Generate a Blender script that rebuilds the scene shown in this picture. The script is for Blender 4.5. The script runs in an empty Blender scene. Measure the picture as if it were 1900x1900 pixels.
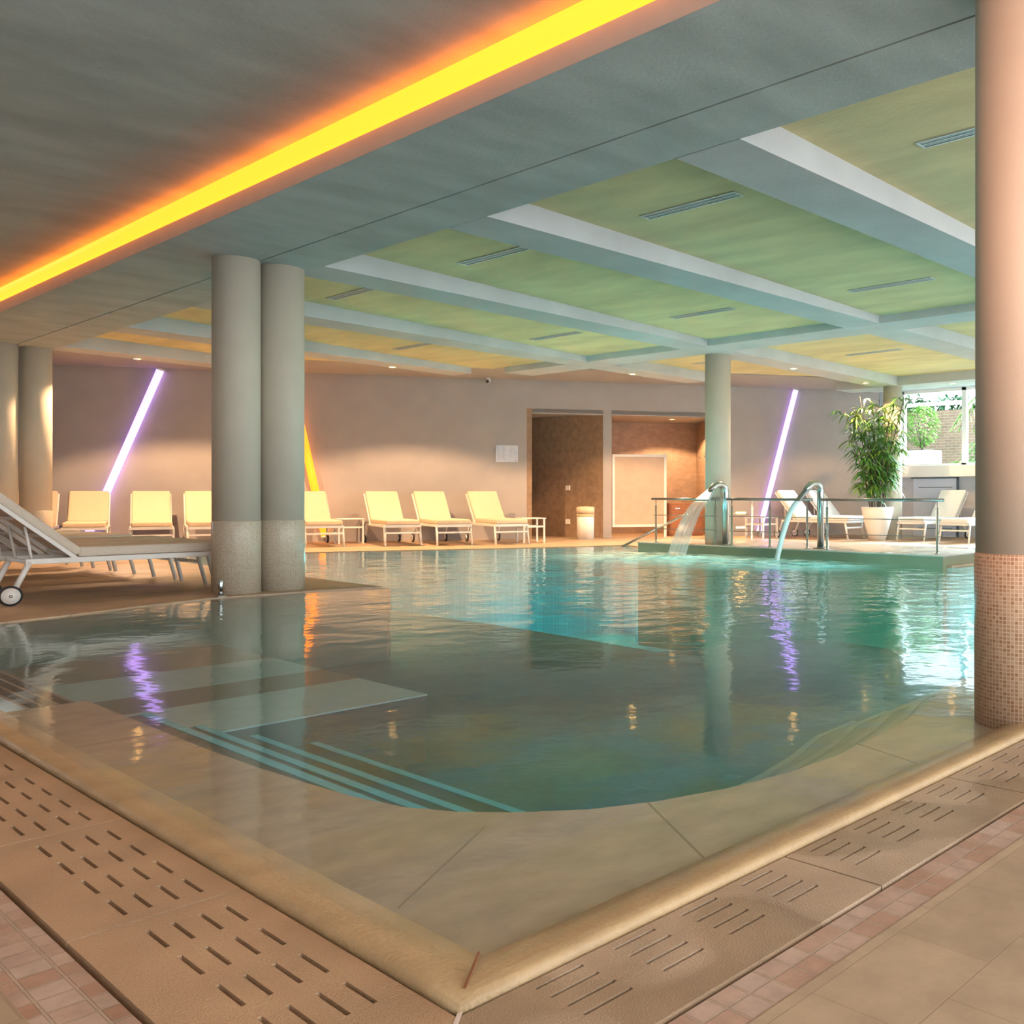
import bpy, bmesh, math, random
from mathutils import Vector, Matrix
from mathutils.geometry import tessellate_polygon
random.seed(7)
C = bpy.context.scene.collection
PI = math.pi

# ------------------------------------------------------------------ camera, world, exposure
FPX, CXP, HZ, CAMH = 1759.3, 1425.0, 917.0, 0.90
cam_d = bpy.data.cameras.new('camera'); cam = bpy.data.objects.new('camera', cam_d); C.objects.link(cam)
cam.location = (0, 0, CAMH)
cam.rotation_euler = (PI/2, 0, math.radians(38.611 - 90))
cam_d.sensor_width = 36; cam_d.lens = FPX/1900*36
cam_d.shift_x = -(CXP-950)/1900; cam_d.shift_y = -(950-HZ)/1900
cam_d.clip_start = 0.05; cam_d.clip_end = 200
bpy.context.scene.camera = cam
vs = bpy.context.scene.view_settings
vs.view_transform = 'Standard'; vs.look = 'None'; vs.gamma = 1; vs.use_curve_mapping = False
vs.exposure = 0.95

wd = bpy.data.worlds.new('world'); bpy.context.scene.world = wd; wd.use_nodes = True
nt = wd.node_tree; nt.nodes.clear()
wo = nt.nodes.new('ShaderNodeOutputWorld'); bg = nt.nodes.new('ShaderNodeBackground')
tc = nt.nodes.new('ShaderNodeTexCoord'); sp = nt.nodes.new('ShaderNodeSeparateXYZ'); rp = nt.nodes.new('ShaderNodeValToRGB')
nt.links.new(tc.outputs['Generated'], sp.inputs[0]); nt.links.new(sp.outputs['Z'], rp.inputs[0])
rp.color_ramp.elements[0].position = 0.0; rp.color_ramp.elements[0].color = (0.92, 0.93, 0.95, 1)
rp.color_ramp.elements[1].position = 0.5; rp.color_ramp.elements[1].color = (0.82, 0.93, 1.0, 1)
nt.links.new(rp.outputs[0], bg.inputs[0]); bg.inputs[1].default_value = 3.0
nt.links.new(bg.outputs[0], wo.inputs[0])

def lamp(name, kind, loc, energy, color, rot=(0, 0, 0), **kw):
    d = bpy.data.lights.new(name, kind); d.energy = energy; d.color = color
    for k, v in kw.items(): setattr(d, k, v)
    o = bpy.data.objects.new(name, d); C.objects.link(o); o.location = loc; o.rotation_euler = rot
    return o
def aim(o, target):
    o.rotation_euler = (Vector(target)-o.location).to_track_quat('-Z', 'Y').to_euler()

# daylight through the right hand windows
dl = lamp('daylight', 'AREA', (22.5, 6.0, 5.6), 6500, (0.80, 0.90, 1.0), shape='RECTANGLE', size=9, size_y=2.2); aim(dl, (14.5, 8.0, 0.2))
# warm ceiling lamps of the bay the photograph is taken from (above and behind the camera)
for i, (x, y, e) in enumerate([(0.9, -0.6, 40), (-1.2, 2.6, 90), (0.2, 6.6, 120), (2.6, -0.6, 35), (1.4, 11.0, 90), (1.2, 3.6, 30)]):
    lamp('warm_spot', 'SPOT', (x, y, 3.32), e, (1.0, 0.58, 0.30), spot_size=math.radians(140), spot_blend=0.9, shadow_soft_size=0.12)
# underwater lamps set in the pool walls, shining across the deep part
for i, (x, y, tx, ty, e) in enumerate([(10.35, 9.6, 6, 9, 45), (10.35, 7.2, 6, 6.5, 45), (7.3, 11.2, 10, 10.5, 45), (7.2, 8.6, 10, 9, 45), (8.9, 6.2, 11, 7, 40), (8.6, 13.3, 9, 9, 40), (12.2, 5.1, 10, 2.0, 35), (9.0, 3.2, 13, 4.5, 30), (5.2, 12.4, 8, 11, 20)]):
    l = lamp('pool_light', 'SPOT', (x, y, -0.75), e*1.15, (0.30, 0.97, 1.0), spot_size=math.radians(165), spot_blend=0.6, shadow_soft_size=0.1); aim(l, (tx, ty, -0.62))
# unseen warm spot behind the camera, added to turn the big right column orange
cl = lamp('warm_spot', 'SPOT', (0.2, -1.6, 3.0), 440, (1.0, 0.33, 0.12), spot_size=math.radians(36), spot_blend=0.7, shadow_soft_size=0.15); aim(cl, (3.80, 1.75, 1.9))

# ------------------------------------------------------------------ materials
def mat(name): 
    m = bpy.data.materials.new(name); m.use_nodes = True
    return m, m.node_tree, m.node_tree.nodes['Principled BSDF']
def N(t, typ, **kw):
    n = t.nodes.new(typ)
    for k, v in kw.items(): setattr(n, k, v)
    return n
def ramp(t, stops):
    r = N(t, 'ShaderNodeValToRGB'); e = r.color_ramp.elements
    while len(e) < len(stops): e.new(0.5)
    for i, (p, c) in enumerate(stops): e[i].position = p; e[i].color = (*c, 1)
    return r
def coords(t, scale=(1, 1, 1), rot=0, loc=(0, 0, 0), obj=False):
    tc = N(t, 'ShaderNodeTexCoord'); g = N(t, 'ShaderNodeNewGeometry'); mp = N(t, 'ShaderNodeMapping')
    t.links.new(tc.outputs['Object'] if obj else g.outputs['Position'], mp.inputs[0])
    mp.inputs['Scale'].default_value = scale; mp.inputs['Rotation'].default_value = (0, 0, rot); mp.inputs['Location'].default_value = loc
    return mp.outputs[0]
def plain(name, col, rough=0.6, metal=0.0, var=0.06, nscale=6, bump=0.0, bscale=40, spec=0.5, stretch=(1, 1, 1), rot=0):
    m, t, b = mat(name)
    v = coords(t, stretch, rot)
    n = N(t, 'ShaderNodeTexNoise'); n.inputs['Scale'].default_value = nscale; n.inputs['Detail'].default_value = 6
    t.links.new(v, n.inputs[0])
    r = ramp(t, [(0.3, tuple(max(0, c*(1-var)) for c in col)), (0.7, tuple(c*(1+var) for c in col))])
    t.links.new(n.outputs[0], r.inputs[0]); t.links.new(r.outputs[0], b.inputs['Base Color'])
    b.inputs['Roughness'].default_value = rough; b.inputs['Metallic'].default_value = metal
    b.inputs['Specular IOR Level'].default_value = spec
    if bump:
        n2 = N(t, 'ShaderNodeTexNoise'); n2.inputs['Scale'].default_value = bscale; n2.inputs['Detail'].default_value = 4
        t.links.new(v, n2.inputs[0])
        bp = N(t, 'ShaderNodeBump'); bp.inputs['Strength'].default_value = bump; bp.inputs['Distance'].default_value = 0.01
        t.links.new(n2.outputs[0], bp.inputs['Height']); t.links.new(bp.outputs[0], b.inputs['Normal'])
    return m
def emit(name, col, strength):
    m, t, b = mat(name)
    b.inputs['Base Color'].default_value = (*col, 1); b.inputs['Emission Color'].default_value = (*col, 1); b.inputs['Emission Strength'].default_value = strength
    return m
def tiled(name, col, mortar, size, gap=0.02, offset=0.0, rough=0.5, var=0.2, nscale=3, bump=0.3, squash=1.0, rot=0, plane='XY', alt=None, spec=0.5, rvar=0.0):
    m, t, b = mat(name)
    g = N(t, 'ShaderNodeNewGeometry'); mp = N(t, 'ShaderNodeMapping'); t.links.new(g.outputs['Position'], mp.inputs[0])
    if plane == 'XY': mp.inputs['Rotation'].default_value = (0, 0, rot)
    else:
        sx = N(t, 'ShaderNodeSeparateXYZ'); cb = N(t, 'ShaderNodeCombineXYZ'); t.links.new(g.outputs['Position'], sx.inputs[0])
        ca, sa = math.cos(rot), math.sin(rot)
        m1 = N(t, 'ShaderNodeMath', operation='MULTIPLY'); m1.inputs[1].default_value = ca; t.links.new(sx.outputs[0], m1.inputs[0])
        m2 = N(t, 'ShaderNodeMath', operation='MULTIPLY_ADD'); m2.inputs[1].default_value = sa; t.links.new(sx.outputs[1], m2.inputs[0]); t.links.new(m1.outputs[0], m2.inputs[2])
        t.links.new(m2.outputs[0], cb.inputs[0]); t.links.new(sx.outputs[2], cb.inputs[1]); t.links.new(cb.outputs[0], mp.inputs[0])
    br = N(t, 'ShaderNodeTexBrick'); br.offset = offset; br.squash = 1
    br.inputs['Scale'].default_value = 1; br.inputs['Brick Width'].default_value = size[0]; br.inputs['Row Height'].default_value = size[1]
    br.inputs['Mortar Size'].default_value = gap; br.inputs['Mortar Smooth'].default_value = 0.3; br.inputs['Bias'].default_value = 0
    c2 = alt or tuple(c*(1-var) for c in col)
    br.inputs['Color1'].default_value = (*col, 1); br.inputs['Color2'].default_value = (*c2, 1); br.inputs['Mortar'].default_value = (*mortar, 1)
    t.links.new(mp.outputs[0], br.inputs[0])
    n = N(t, 'ShaderNodeTexNoise'); n.inputs['Scale'].default_value = nscale; n.inputs['Detail'].default_value = 8; n.inputs['Roughness'].default_value = 0.65; t.links.new(g.outputs['Position'], n.inputs[0])
    r = ramp(t, [(0.3, (0.82, 0.82, 0.82)), (0.7, (1.12, 1.12, 1.12))]); t.links.new(n.outputs[0], r.inputs[0])
    mx = N(t, 'ShaderNodeMix', data_type='RGBA', blend_type='MULTIPLY'); mx.inputs[0].default_value = 1
    t.links.new(br.outputs[0], mx.inputs[6]); t.links.new(r.outputs[0], mx.inputs[7]); t.links.new(mx.outputs[2], b.inputs['Base Color'])
    b.inputs['Roughness'].default_value = rough; b.inputs['Specular IOR Level'].default_value = spec
    if rvar:
        rr = ramp(t, [(0.35, (rough-rvar,)*3), (0.65, (rough+rvar,)*3)]); n3 = N(t, 'ShaderNodeTexNoise'); n3.inputs['Scale'].default_value = 1.3; t.links.new(g.outputs['Position'], n3.inputs[0])
        t.links.new(n3.outputs[0], rr.inputs[0]); t.links.new(rr.outputs[0], b.inputs['Roughness'])
    bp = N(t, 'ShaderNodeBump'); bp.inputs['Strength'].default_value = bump; bp.inputs['Distance'].default_value = 0.004; bp.invert = True
    t.links.new(br.outputs['Fac'], bp.inputs['Height']); t.links.new(bp.outputs[0], b.inputs['Normal'])
    return m

M = {}
M['wall'] = plain('plaster_wall', (0.39, 0.365, 0.355), 0.85, var=0.04, nscale=2.5, bump=0.15, bscale=60)
M['ceil'] = plain('ceiling_plaster', (0.42, 0.48, 0.485), 0.8, var=0.13, nscale=1.6, bump=0.25, bscale=30, stretch=(1, 2.2, 1), rot=0.6)  # teal tint in the base colour stands in for light off the water
M['beam'] = plain('beam_plaster', (0.50, 0.53, 0.55), 0.8, var=0.08, nscale=2.0, bump=0.2, bscale=30)
M['panel'] = plain('brushed_ochre_plaster', (0.66, 0.59, 0.33), 0.75, var=0.13, nscale=1.4, bump=0.25, bscale=18, stretch=(2.6, 0.8, 1), rot=0.75)
M['lip'] = plain('cove_plaster', (0.62, 0.55, 0.48), 0.7, var=0.03)
M['led'] = emit('cove_led', (1.0, 0.235, 0.014), 1.75)
M['floor'] = tiled('deck_stone', (0.52, 0.37, 0.24), (0.40, 0.28, 0.18), (0.62, 0.42), 0.004, 0.35, 0.55, 0.10, 4, 0.4, rvar=0.12)
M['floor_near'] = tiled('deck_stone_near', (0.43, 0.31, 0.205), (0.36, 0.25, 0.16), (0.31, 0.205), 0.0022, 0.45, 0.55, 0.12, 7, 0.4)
M['mosaic'] = tiled('tumbled_tile', (0.48, 0.35, 0.28), (0.42, 0.30, 0.22), (0.064, 0.062), 0.0035, 0.0, 0.6, 0.2, 16, 0.9, alt=(0.38, 0.21, 0.14))
M['slab'] = plain('slotted_stone', (0.42, 0.295, 0.20), 0.40, var=0.16, nscale=5, bump=0.35, bscale=220)
def wet(m, scale=1.5):
    t = m.node_tree; b = t.nodes['Principled BSDF']; g = N(t, 'ShaderNodeNewGeometry'); n = N(t, 'ShaderNodeTexNoise'); n.inputs['Scale'].default_value = scale; n.inputs['Detail'].default_value = 1.5
    t.links.new(g.outputs['Position'], n.inputs[0]); src = b.inputs['Base Color'].links[0].from_socket
    r = ramp(t, [(0.50, (1, 1, 1)), (0.53, (0.74, 0.70, 0.64))]); t.links.new(n.outputs[0], r.inputs[0])
    mx = N(t, 'ShaderNodeMix', data_type='RGBA', blend_type='MULTIPLY'); mx.inputs[0].default_value = 1; t.links.new(src, mx.inputs[6]); t.links.new(r.outputs[0], mx.inputs[7]); t.links.new(mx.outputs[2], b.inputs['Base Color'])
    r2 = ramp(t, [(0.48, (0.42, 0.42, 0.42)), (0.55, (0.16, 0.16, 0.16))]); t.links.new(n.outputs[0], r2.inputs[0]); t.links.new(r2.outputs[0], b.inputs['Roughness'])
wet(M['slab'])
M['slab_dry'] = plain('slotted_stone_dry', (0.45, 0.285, 0.165), 0.38, var=0.16, nscale=3.5, bump=0.45, bscale=240)
M['coping'] = plain('coping_stone', (0.43, 0.29, 0.15), 0.5, var=0.14, nscale=6, bump=0.3, bscale=70)
M['ledge'] = plain('submerged_stone', (0.35, 0.27, 0.185), 0.6, var=0.14, nscale=7, bump=0.1, bscale=40, stretch=(1, 1.6, 1), rot=0.7)
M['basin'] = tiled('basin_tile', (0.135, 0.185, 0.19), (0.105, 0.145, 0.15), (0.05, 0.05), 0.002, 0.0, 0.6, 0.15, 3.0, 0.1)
M['step'] = plain('step_tile', (0.20, 0.30, 0.30), 0.5, var=0.1)
M['nosing'] = plain('blue_nosing', (0.12, 0.42, 0.50), 0.5); M['nosing2'] = plain('grey_nosing', (0.30, 0.30, 0.25), 0.5); M['stepdark'] = plain('dark_step_tile', (0.07, 0.085, 0.07), 0.5, var=0.1); M['stepgrey'] = plain('grey_step_tile', (0.24, 0.25, 0.21), 0.5, var=0.1); M['jointline'] = plain('stone_joint', (0.22, 0.17, 0.11), 0.8)
M['pale'] = plain('pale_band_tile', (0.36, 0.43, 0.42), 0.5, var=0.06)
M['brownband'] = plain('brown_band_tile', (0.19, 0.155, 0.105), 0.5, var=0.08)
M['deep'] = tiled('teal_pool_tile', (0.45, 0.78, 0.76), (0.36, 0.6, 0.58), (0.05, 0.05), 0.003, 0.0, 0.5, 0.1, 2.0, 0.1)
M['gap'] = plain('dark_joint', (0.04, 0.03, 0.025), 0.9)
M['column'] = plain('column_plaster', (0.58, 0.53, 0.43), 0.7, var=0.03, nscale=5)
M['colmos'] = None
M['white'] = plain('white_lacquer', (0.78, 0.76, 0.72), 0.4, var=0.02)
M['fabric'] = plain('cream_fabric', (0.66, 0.53, 0.37), 0.85, var=0.04, nscale=30, bump=0.2, bscale=300)
M['taupe'] = plain('taupe_fabric', (0.66, 0.58, 0.48), 0.85, var=0.04, nscale=30)
M['fabwhite'] = plain('white_fabric', (0.80, 0.80, 0.78), 0.85, var=0.03, nscale=30)
M['steel'] = plain('brushed_steel', (0.55, 0.56, 0.56), 0.22, 1.0, var=0.04)
M['dsteel'] = plain('dark_steel', (0.30, 0.31, 0.31), 0.3, 1.0, var=0.04)
M['black'] = plain('black_rubber', (0.03, 0.03, 0.03), 0.6)
M['platform'] = plain('olive_stone', (0.20, 0.19, 0.105), 0.45, var=0.08, nscale=3)
M['wetdeck'] = tiled('wet_deck', (0.50, 0.44, 0.38), (0.4, 0.34, 0.3), (0.6, 0.4), 0.004, 0.4, 0.35, 0.08, 3, 0.2, rvar=0.2)
M['wood'] = plain('cabinet_wood', (0.34, 0.13, 0.045), 0.5, var=0.2, nscale=8, stretch=(1, 1, 6))
M['brown'] = plain('brown_tile', (0.30, 0.20, 0.13), 0.7, var=0.2, nscale=9)
M['nichetile'] = tiled('niche_mosaic', (0.42, 0.29, 0.20), (0.36, 0.26, 0.18), (0.12, 0.06), 0.006, 0.5, 0.5, 0.2, 5, 0.3, plane='V', rot=-0.617)
M['paper'] = None
M['lamp'] = emit('lamp_glow', (1.0, 0.50, 0.13), 22)
M['violet'] = emit('violet_tube', (0.55, 0.33, 1.0), 1.35)
M['orange'] = emit('orange_tube', (1.0, 0.25, 0.012), 1.2)
M['ink'] = plain('ink', (0.12, 0.12, 0.16), 0.7)
M['sign'] = plain('sign_board', (0.66, 0.68, 0.76), 0.5, var=0.02)
M['leaf'] = plain('leaf_green', (0.07, 0.23, 0.035), 0.5, var=0.5, nscale=4)
M['leafy'] = plain('leaf_yellow_green', (0.17, 0.33, 0.05), 0.5, var=0.4, nscale=3)
M['cane'] = plain('cane', (0.09, 0.07, 0.04), 0.7, var=0.3)
M['soil'] = plain('soil', (0.05, 0.035, 0.02), 0.9)
M['hedge'] = plain('hedge_green', (0.08, 0.22, 0.09), 0.7, var=0.3)
M['grass'] = plain('garden_grass', (0.08, 0.20, 0.05), 0.9, var=0.3)
M['pave'] = plain('garden_paving', (0.3, 0.28, 0.25), 0.9)
M['brick'] = tiled('garden_brick', (0.25, 0.13, 0.085), (0.26, 0.21, 0.17), (0.25, 0.08), 0.01, 0.5, 0.8, 0.2, 3, 0.3, plane='V', rot=PI/2)
M['door'] = plain('pale_blue_door', (0.68, 0.75, 0.88), 0.5, var=0.02)
M['ventdark'] = plain('vent_dark', (0.10, 0.16, 0.20), 0.6)
M['ventframe'] = plain('vent_frame', (0.55, 0.62, 0.64), 0.4, 0.3)

# mosaic of the column bases: small squares, brown and cream, wrapped round
def column_mosaic(name='column_mosaic', c1=(0.40, 0.20, 0.10, 1), c2=(0.62, 0.42, 0.27, 1), c3=(0.72, 0.55, 0.40, 1)):
    m, t, b = mat(name)
    tc = N(t, 'ShaderNodeTexCoord'); sx = N(t, 'ShaderNodeSeparateXYZ'); t.links.new(tc.outputs['Object'], sx.inputs[0])
    at = N(t, 'ShaderNodeMath', operation='ARCTAN2'); t.links.new(sx.outputs[1], at.inputs[0]); t.links.new(sx.outputs[0], at.inputs[1])
    mu = N(t, 'ShaderNodeMath', operation='MULTIPLY'); mu.inputs[1].default_value = 0.2; t.links.new(at.outputs[0], mu.inputs[0])
    cb = N(t, 'ShaderNodeCombineXYZ'); t.links.new(mu.outputs[0], cb.inputs[0]); t.links.new(sx.outputs[2], cb.inputs[1])
    br = N(t, 'ShaderNodeTexBrick'); br.offset = 0; br.inputs['Scale'].default_value = 1
    br.inputs['Brick Width'].default_value = 0.0157; br.inputs['Row Height'].default_value = 0.0157; br.inputs['Mortar Size'].default_value = 0.0022; br.inputs['Mortar Smooth'].default_value = 0.2
    br.inputs['Color1'].default_value = c1; br.inputs['Color2'].default_value = c2; br.inputs['Mortar'].default_value = c3
    t.links.new(cb.outputs[0], br.inputs[0]); t.links.new(br.outputs[0], b.inputs['Base Color']); b.inputs['Roughness'].default_value = 0.35
    return m
M['colmos'] = column_mosaic()
M['colmos2'] = column_mosaic('pale_column_mosaic', (0.44, 0.34, 0.22, 1), (0.58, 0.50, 0.38, 1), (0.60, 0.54, 0.44, 1))

# water: a clear sheet that mirrors by Fresnel, over a body that absorbs red
def water_mat():
    m = bpy.data.materials.new('pool_water'); m.use_nodes = True; t = m.node_tree; t.nodes.clear()
    out = N(t, 'ShaderNodeOutputMaterial'); tr = N(t, 'ShaderNodeBsdfTransparent'); gl = N(t, 'ShaderNodeBsdfGlossy'); mx = N(t, 'ShaderNodeMixShader'); fr = N(t, 'ShaderNodeFresnel')
    fr.inputs[0].default_value = 1.34; gl.inputs['Roughness'].default_value = 0.065; gl.inputs['Color'].default_value = (0.95, 0.98, 0.98, 1)
    g = N(t, 'ShaderNodeNewGeometry')
    mp = N(t, 'ShaderNodeMapping'); mp.inputs['Rotation'].default_value = (0, 0, math.radians(-38.6+90)); mp.inputs['Scale'].default_value = (1.0, 1.0, 1); t.links.new(g.outputs['Position'], mp.inputs[0])
    n1 = N(t, 'ShaderNodeTexNoise'); n1.inputs['Scale'].default_value = 5.0; n1.inputs['Detail'].default_value = 3; t.links.new(mp.outputs[0], n1.inputs[0])
    n2 = N(t, 'ShaderNodeTexNoise'); n2.inputs['Scale'].default_value = 1.6; n2.inputs['Detail'].default_value = 1; t.links.new(mp.outputs[0], n2.inputs[0])
    ad = N(t, 'ShaderNodeMath', operation='MULTIPLY_ADD'); ad.inputs[1].default_value = 1.6; t.links.new(n2.outputs[0], ad.inputs[0]); t.links.new(n1.outputs[0], ad.inputs[2])
    # the water is livelier near the two spouts, calm in the near corner
    vd = N(t, 'ShaderNodeVectorMath', operation='DISTANCE'); vd.inputs[1].default_value = (9.6, 7.4, 0); t.links.new(g.outputs['Position'], vd.inputs[0])
    mr = N(t, 'ShaderNodeMapRange'); mr.inputs['From Min'].default_value = 1.0; mr.inputs['From Max'].default_value = 7.5; mr.inputs['To Min'].default_value = 0.020; mr.inputs['To Max'].default_value = 0.0022
    t.links.new(vd.outputs['Value'], mr.inputs[0])
    bp = N(t, 'ShaderNodeBump'); bp.inputs['Strength'].default_value = 1.0; t.links.new(mr.outputs[0], bp.inputs['Distance']); t.links.new(ad.outputs[0], bp.inputs['Height'])
    t.links.new(bp.outputs[0], gl.inputs['Normal']); t.links.new(bp.outputs[0], fr.inputs['Normal'])
    bf = N(t, 'ShaderNodeMix', data_type='FLOAT'); t.links.new(g.outputs['Backfacing'], bf.inputs[0]); t.links.new(fr.outputs[0], bf.inputs[2]); bf.inputs[3].default_value = 0.03
    t.links.new(bf.outputs[0], mx.inputs[0]); t.links.new(tr.outputs[0], mx.inputs[1]); t.links.new(gl.outputs[0], mx.inputs[2]); t.links.new(mx.outputs[0], out.inputs[0])
    va = N(t, 'ShaderNodeVolumeAbsorption'); va.inputs[0].default_value = (0.32, 0.84, 0.90, 1); va.inputs[1].default_value = 0.32
    t.links.new(va.outputs[0], out.inputs['Volume'])
    return m
M['water'] = water_mat()
def glass_mat(name, tint=(0.80, 0.87, 0.88)):
    m = bpy.data.materials.new(name); m.use_nodes = True; t = m.node_tree; t.nodes.clear()
    out = N(t, 'ShaderNodeOutputMaterial'); tr = N(t, 'ShaderNodeBsdfTransparent'); gl = N(t, 'ShaderNodeBsdfGlossy'); mx = N(t, 'ShaderNodeMixShader'); fr = N(t, 'ShaderNodeFresnel')
    tr.inputs[0].default_value = (*tint, 1); gl.inputs['Roughness'].default_value = 0.01; fr.inputs[0].default_value = 1.3
    t.links.new(fr.outputs[0], mx.inputs[0]); t.links.new(tr.outputs[0], mx.inputs[1]); t.links.new(gl.outputs[0], mx.inputs[2]); t.links.new(mx.outputs[0], out.inputs[0])
    return m
M['glass'] = glass_mat('window_glass')
def fall_mat():
    m = bpy.data.materials.new('falling_water'); m.use_nodes = True; t = m.node_tree; t.nodes.clear()
    out = N(t, 'ShaderNodeOutputMaterial'); tr = N(t, 'ShaderNodeBsdfTransparent'); df = N(t, 'ShaderNodeBsdfPrincipled'); mx = N(t, 'ShaderNodeMixShader')
    df.inputs['Base Color'].default_value = (0.85, 0.92, 0.92, 1); df.inputs['Roughness'].default_value = 0.15
    tc = N(t, 'ShaderNodeUVMap'); n = N(t, 'ShaderNodeTexNoise'); n.inputs['Scale'].default_value = 1; n.inputs['Detail'].default_value = 4
    mp = N(t, 'ShaderNodeMapping'); mp.inputs['Scale'].default_value = (22, 1.0, 1); t.links.new(tc.outputs[0], mp.inputs[0]); t.links.new(mp.outputs[0], n.inputs[0])
    r = ramp(t, [(0.35, (0.16, 0.16, 0.16)), (0.7, (0.65, 0.65, 0.65))]); t.links.new(n.outputs[0], r.inputs[0]); t.links.new(r.outputs[0], mx.inputs[0])
    t.links.new(tr.outputs[0], mx.inputs[1]); t.links.new(df.outputs[0], mx.inputs[2]); t.links.new(mx.outputs[0], out.inputs[0])
    return m
M['fall'] = fall_mat()
M['stream'] = plain('white_water', (0.72, 0.80, 0.80), 0.2, var=0.1)
def foam_mat():
    m = bpy.data.materials.new('water_foam'); m.use_nodes = True; t = m.node_tree; t.nodes.clear()
    out = N(t, 'ShaderNodeOutputMaterial'); tr = N(t, 'ShaderNodeBsdfTransparent'); df = N(t, 'ShaderNodeBsdfDiffuse'); mx = N(t, 'ShaderNodeMixShader')
    df.inputs[0].default_value = (0.75, 0.95, 0.92, 1)
    tc = N(t, 'ShaderNodeTexCoord'); n = N(t, 'ShaderNodeTexNoise'); n.inputs['Scale'].default_value = 5; n.inputs['Detail'].default_value = 5; t.links.new(tc.outputs['Object'], n.inputs[0])
    ln = N(t, 'ShaderNodeVectorMath', operation='LENGTH'); t.links.new(tc.outputs['Object'], ln.inputs[0])
    mr = N(t, 'ShaderNodeMapRange'); mr.inputs['From Min'].default_value = 0.1; mr.inputs['From Max'].default_value = 1.15; mr.inputs['To Min'].default_value = 1.0; mr.inputs['To Max'].default_value = 0.0; t.links.new(ln.outputs['Value'], mr.inputs[0])
    r = ramp(t, [(0.40, (0, 0, 0)), (0.56, (0.95, 0.95, 0.95))]); t.links.new(n.outputs[0], r.inputs[0])
    mu = N(t, 'ShaderNodeMath', operation='MULTIPLY'); t.links.new(r.outputs[0], mu.inputs[0]); t.links.new(mr.outputs[0], mu.inputs[1])
    t.links.new(mu.outputs[0], mx.inputs[0]); t.links.new(tr.outputs[0], mx.inputs[1]); t.links.new(df.outputs[0], mx.inputs[2]); t.links.new(mx.outputs[0], out.inputs[0])
    return m
M['foam'] = foam_mat()

# ------------------------------------------------------------------ mesh helpers
def tag(o, label=None, cat=None, group=None, kind=None):
    if label: o['label'] = label
    if cat: o['category'] = cat
    if group: o['group'] = group
    if kind: o['kind'] = kind
    return o
def link(name, bm, m, parent=None, smooth=False, bevel=0):
    me = bpy.data.meshes.new(name); bmesh.ops.recalc_face_normals(bm, faces=bm.faces[:]); bm.to_mesh(me); bm.free()
    o = bpy.data.objects.new(name, me); C.objects.link(o)
    for mm in (m if isinstance(m, (list, tuple)) else [m]): me.materials.append(mm)
    if parent: o.parent = parent
    if smooth:
        for p in me.polygons: p.use_smooth = True
    if bevel:
        b = o.modifiers.new('bevel', 'BEVEL'); b.width = bevel; b.segments = 2; b.limit_method = 'ANGLE'
    return o
def struct(name, bm, m, **kw):
    return tag(link(name, bm, m, **kw), kind='structure')
def empty(name, loc, rz=0, label=None, cat=None, group=None, kind=None):
    o = bpy.data.objects.new(name, None); C.objects.link(o); o.location = loc; o.rotation_euler = (0, 0, rz); o.empty_display_size = 0.1
    return tag(o, label, cat, group, kind)
def NB(): return bmesh.new()
def box(bm, x0, y0, z0, x1, y1, z1, mt=None):
    r = bmesh.ops.create_cube(bm, size=1)
    vs_ = r['verts']
    for v in vs_: v.co = Vector((x0+(v.co.x+.5)*(x1-x0), y0+(v.co.y+.5)*(y1-y0), z0+(v.co.z+.5)*(z1-z0)))
    if mt: bmesh.ops.transform(bm, matrix=mt, verts=vs_)
    return vs_
def prism(bm, pts, z0, z1):
    lo = [bm.verts.new((x, y, z0)) for x, y in pts]; hi = [bm.verts.new((x, y, z1)) for x, y in pts]
    n = len(pts)
    for i in range(n): bm.faces.new((lo[i], lo[(i+1) % n], hi[(i+1) % n], hi[i]))
    tris = tessellate_polygon([[Vector((x, y, 0)) for x, y in pts]])
    for a, b, c in tris:
        bm.faces.new((hi[a], hi[b], hi[c])); bm.faces.new((lo[c], lo[b], lo[a]))
def vprism(bm, prof, mt):
    """polygon prof in local (x,z), extruded along y from mt's y0..y1"""
    (y0, y1), m = mt
    a = [bm.verts.new(m @ Vector((x, y0, z))) for x, z in prof]; b = [bm.verts.new(m @ Vector((x, y1, z))) for x, z in prof]
    n = len(prof)
    for i in range(n): bm.faces.new((a[i], a[(i+1) % n], b[(i+1) % n], b[i]))
    bm.faces.new(a[::-1]); bm.faces.new(b)
def tube(bm, pts, r, seg=10, caps=True, sx=1.0):
    pts = [Vector(p) for p in pts]; rings = []
    rr = r if isinstance(r, (list, tuple)) else [r]*len(pts)
    up = Vector((0, 0, 1)); prev = None
    for i, p in enumerate(pts):
        d = (pts[min(i+1, len(pts)-1)]-pts[max(i-1, 0)]).normalized()
        if prev is None:
            a = d.cross(up) if abs(d.z) < 0.95 else d.cross(Vector((1, 0, 0)))
        else: a = prev-d*prev.dot(d)
        a.normalize(); prev = a; b = d.cross(a)
        rings.append([bm.verts.new(p+(a*math.cos(2*PI*k/seg)*sx+b*math.sin(2*PI*k/seg))*rr[i]) for k in range(seg)])
    for i in range(len(rings)-1):
        for k in range(seg): bm.faces.new((rings[i][k], rings[i][(k+1) % seg], rings[i+1][(k+1) % seg], rings[i+1][k]))
    if caps: bm.faces.new(rings[0][::-1]); bm.faces.new(rings[-1])
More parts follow.
